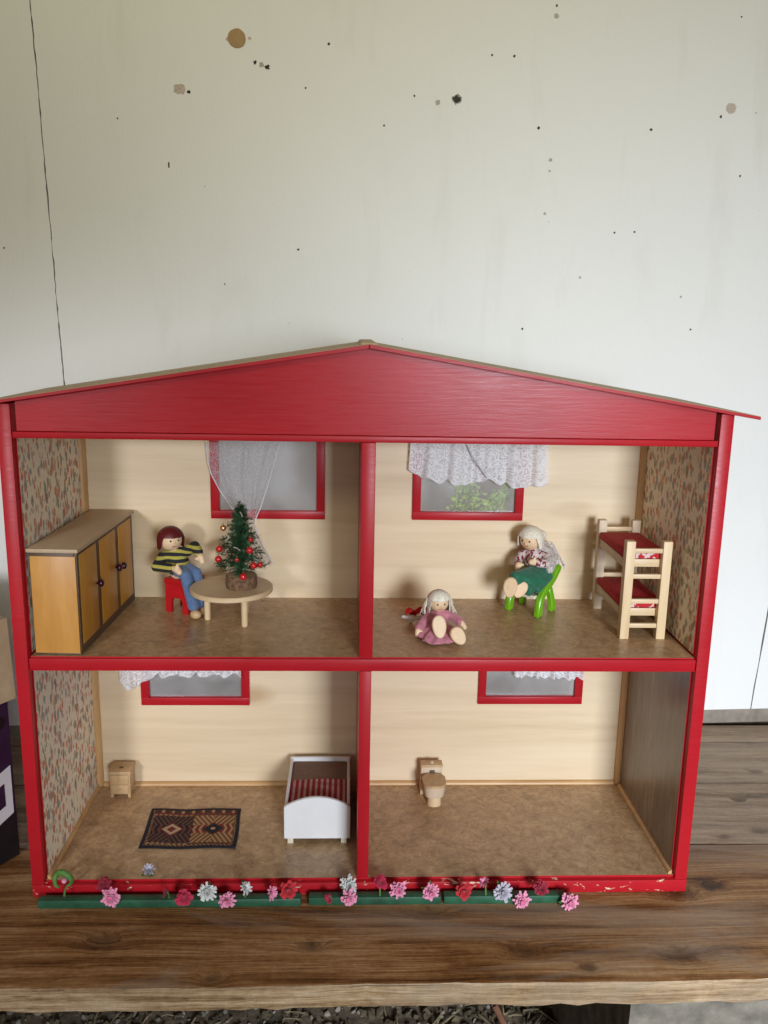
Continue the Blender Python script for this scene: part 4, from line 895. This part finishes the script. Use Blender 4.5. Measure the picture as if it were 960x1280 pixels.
# ================================================================== GREEN RAILS AND FLOWERS along the front
rails = ((52, 377, 'long dark green painted rail at the left before the house'), (386, 550, 'middle green painted rail before the house front'), (554, 704, 'right green painted rail before the house front'))
for i, (a, b, lab) in enumerate(rails):
    pa = onz((a, 1128), BZ); pb = onz((b, 1121), BZ)
    rl = box('flower_rail', pa.x, pb.x, -.0185-.0012*(i == 0), -.0080-.0012*(i == 0), BZ+.0001, BZ+.0092, 'greenrail', None, .0012)
    tag(rl, lab, 'rail', 'green flower rails')
def blossom(bm, c, nrm, rad, kind, rng):
    n_ = Vector(nrm).normalized(); s_ = n_.orthogonal().normalized(); t_ = n_.cross(s_)
    spec = {'daisy': ((13, 1.0, .0, .21), (13, .92, .22, .20), (11, .74, .45, .20), (9, .5, .62, .2), (6, .3, .75, .2)), 'rose': ((9, 1.0, .10, .40), (8, .82, .34, .38), (6, .58, .55, .34), (4, .34, .7, .3)), 'side': ((11, 1.0, .35, .18), (9, .8, .6, .18))}[kind]
    for (n, L, lift, w) in spec:
        ph = rng.uniform(0, 6)
        for i in range(n):
            a = ph+6.2832*i/n+rng.uniform(-.22, .22); d = s_*math.cos(a)+t_*math.sin(a); e_ = n_.cross(d); l = rad*L*rng.uniform(.72, 1.14); tilt = lift+rng.uniform(-.18, .22)
            def P(f, sd): return Vector(c)+d*l*f*(1-.18*tilt)+n_*(rad*(tilt*.9*f+.10*math.sin(f*3.1)+(lift*.12)))+e_*sd*rad*w*(math.sin(min(1, f*1.15+.12)*math.pi*.86)+.1)+n_*rad*.06*abs(sd)
            rows = [[bm.verts.new(P(f, sd)) for sd in (-1, 0, 1)] for f in (.05, .38, .72, 1.0)]
            for r0, r1 in zip(rows, rows[1:]):
                for k in range(2): bm.faces.new((r0[k], r0[k+1], r1[k+1], r1[k]))
FL = [  # px, radius px, petals, kind, facing, label
 ((130, 1106), 10.5, 'f_dark', 'rose', (-.1, -.6, .7), 'dark red flower above the pink flower nearest the left corner'),
 ((139, 1122), 14, 'f_pink', 'daisy', (.05, -.9, .35), 'large pink flower nearest the left corner of the house'),
 ((186, 1089), 11, 'f_lilac', 'side', (.1, -.35, .9), 'pale lilac flower with green leaves at the floor edge below the rug'),
 ((209, 1116), 8, 'f_dark', 'side', (-.8, -.4, .3), 'small dark magenta flower turned sideways beside the crimson one'),
 ((230, 1121), 13, 'f_crim', 'rose', (0, -.9, .3), 'bright crimson flower on the left rail below the rug'),
 ((259, 1115), 13, 'f_white', 'daisy', (.1, -.8, .5), 'white flower with grey centre on the left rail'),
 ((284, 1124), 13, 'f_pink', 'daisy', (0, -.9, .2), 'pale pink flower hanging low between two white flowers'),
 ((305, 1110), 11, 'f_white', 'side', (.75, -.5, .5), 'greenish white flower tilted to the right on the left rail'),
 ((338, 1115), 11, 'f_pink', 'side', (.7, -.7, .2), 'pink flower turned sideways next to a crimson flower'),
 ((360, 1113), 12.5, 'f_red', 'rose', (.1, -.8, .4), 'deep red flower at the right end of the left rail'),
 ((413, 1122), 8.5, 'f_crim', 'side', (-.6, -.7, .1), 'small crimson flower at the left end of the middle rail'),
 ((436, 1106), 13, 'f_white', 'daisy', (0, -.75, .6), 'grey-white flower above a pink one below the divider'),
 ((436, 1121), 12.5, 'f_pink', 'daisy', (0, -.95, .1), 'pink flower below the grey-white flower under the divider'),
 ((475, 1103), 12, 'f_crim', 'rose', (.3, -.6, .7), 'dark magenta flower standing just right of the divider'),
 ((498, 1111), 13, 'f_pink', 'daisy', (-.1, -.9, .3), 'pink flower just right of the dark magenta flower by the divider'),
 ((538, 1114), 12.5, 'f_pink', 'daisy', (.1, -.9, .2), 'pink flower with pale outer petals at the end of the middle rail'),
 ((580, 1114), 12, 'f_red', 'rose', (0, -.9, .3), 'red flower near the left end of the right rail'),
 ((607, 1104), 9.5, 'f_pink', 'side', (-.6, -.3, .8), 'small pink flower leaning up beside the lilac-white flower'),
 ((628, 1115), 14.5, 'f_lilac', 'daisy', (0, -.9, .4), 'large lilac-white flower with grey centre on the right rail'),
 ((652, 1125), 13, 'f_pink', 'daisy', (0, -.95, .15), 'pink flower hanging low on the right rail'),
 ((676, 1111), 11.5, 'f_dark', 'rose', (-.1, -.7, .6), 'dark crimson flower between two pink flowers on the right rail'),
 ((711, 1126), 14, 'f_pink', 'daisy', (.15, -.95, .15), 'pink flower with green leaf at the right end of the right rail')]
for i, (px, rp, mt_, kind, nr, lab) in enumerate(FL):
    rng = random.Random(100+i); low = px[1] > 1117; Y = -.0245 if px[1] > 1108 else -.012
    if i == 2: Y = .012
    c_ = ony(px, Y); rad = rp*.00072
    base = (c_.x, -.0165, BZ+.0092) if i not in (2, 21) else ((c_.x-.006, -.0165, BZ+.0092) if i == 21 else (c_.x, .0125, FZ))
    t = thing('flower', base, lab, 'flower', 'artificial flowers along the house front')
    bm = bmesh.new(); blossom(bm, c_, nr, rad, kind, rng); obj('petals', bm, mt_, t, 180)
    n_ = Vector(nr).normalized(); ball('centre', c_+n_*rad*.32, rad*(.22 if kind == 'daisy' else .16), 'f_grey' if mt_ in ('f_white', 'f_lilac') else ('f_ctr' if mt_ == 'f_pink' else mt_), t, (1, 1, .8), 10)
    obj('stem', add_tube(bmesh.new(), [base, Vector(base).lerp(c_, .55)+Vector((0, .001, .0008)), c_-n_*rad*.12], .0009, 6), 'f_leaf', t)
    if mt_ in ('f_white', 'f_lilac') or i in (15, 21):
        for q in range(3 if i != 2 else 5):
            a = rng.uniform(0, 6.28); s_ = n_.orthogonal().normalized(); d = (s_*math.cos(a)+n_.cross(s_)*math.sin(a)-n_*.25).normalized()
            if i == 2: d = (Vector((math.cos(q*1.25), -.3, -.6+.1*q))).normalized()
            if i == 21: d = Vector((-.7, -.1, -.5+.2*q)).normalized()
            w_ = d.cross(n_).normalized()*rad*.28; p = c_-n_*rad*.10; bm = bmesh.new()
            bm.faces.new([bm.verts.new(v) for v in (p, p+d*rad*.6+w_, p+d*rad*1.12, p+d*rad*.6-w_)]); bmesh.ops.solidify(bm, geom=list(bm.faces), thickness=.0004); obj('leaf', bm, 'f_leaf', t)
# curled green leaf sprig near the corner
c_ = ony((79, 1100), -.0105); sp_t = thing('leaf_sprig', (c_.x+.002, -.0165, BZ+.0092), 'curled green leaf ring with pinkish middle at the far left corner', 'leaf', 'artificial flowers along the house front')
pts_ = [c_+Vector((.0085*math.cos(a), -.002*math.sin(a*2), .0085*math.sin(a))) for a in [R(-70)+R(310)*k/22 for k in range(23)]]
obj('curled_leaf', add_tube(bmesh.new(), pts_, [.0010+.0022*math.sin(math.pi*(k+1)/24) for k in range(23)], 8), 'f_leaf', sp_t, 180)
obj('stem', add_tube(bmesh.new(), [(c_.x+.002, -.0165, BZ+.012), (c_.x+.002, -.0125, BZ+.017), pts_[0]], .0010, 6), 'f_leaf', sp_t); ball('bud', c_+Vector((.001, 0, -.001)), .0028, 'f_pink', sp_t, seg=10)
# ================================================================== PURPLE BOX at the left edge
nb_ = Vector((.83, -.55, 0)).normalized(); db = Vector((-.55, -.83, 0)).normalized(); K = Vector((-.3835, .0735, 0))
bxo = thing('cardboard_box', (K.x-.1, K.y-.05, BZ), 'dark purple cardboard box with brown flap at the left edge', 'box')
topz = .262
inn = -nb_
def bp(u, z, out=0): return K+db*u+nb_*out+Vector((0, 0, z))
pts = [(0, BZ+.0005), (.30, BZ+.0005), (.30, topz), (0, topz)]
prism('side', pts, inn*.004, K, db, (0, 0, 1), 'purple', bxo, .0003); prism('side', pts, inn*.004, K+inn*.22, db, (0, 0, 1), 'purple', bxo, .0003)
for u in (.0002, .296): prism('end', [(0.0042, BZ+.0005), (.2158, BZ+.0005), (.2158, topz-.0005), (.0042, topz-.0005)], db*.004, K+db*u, inn, (0, 0, 1), 'purple', bxo, .0003)
prism('black_band', [(0.0002, BZ+.0008), (.2996, BZ+.0008), (.2996, .0335), (.0002, .0405)], nb_*.0006, K+nb_*.0001, db, (0, 0, 1), 'blackprint', bxo, 0)
lb = prism('printed_label', [(.0035, .0395), (.06, .018), (.06, .075), (.0035, .0955)], nb_*.0008, K+nb_*.0002, db, (0, 0, 1), 'labelw', bxo, 0)
prism('printed_mark', [(.0125, .052), (.03, .046), (.03, .072), (.0125, .078)], nb_*.0010, K+nb_*.0003, db, (0, 0, 1), 'purple', lb, 0)
flp = [(-.004, .0), (.30, .0), (.30, .090), (-.004, .090)]
fdir_ = (Vector((0, 0, -1))+nb_*.06).normalized()
prism('flap', flp, nb_*.003, K+Vector((0, 0, topz+.001))+nb_*.0012, db, fdir_, 'card', bxo, .0003)
prism('top_flap', [(-.0005, -.0005), (.2995, -.0005), (.2995, .215), (-.0005, .215)], (0, 0, .003), K+Vector((0, 0, topz+.0002)), db, inn, 'card', bxo, .0003)
lathe('finger_hole', [(.0075, 0), (.0075, .0006)], K+db*.013+Vector((0, 0, .148))+nb_*.0001, 'blackprint', bxo, 20, nb_)
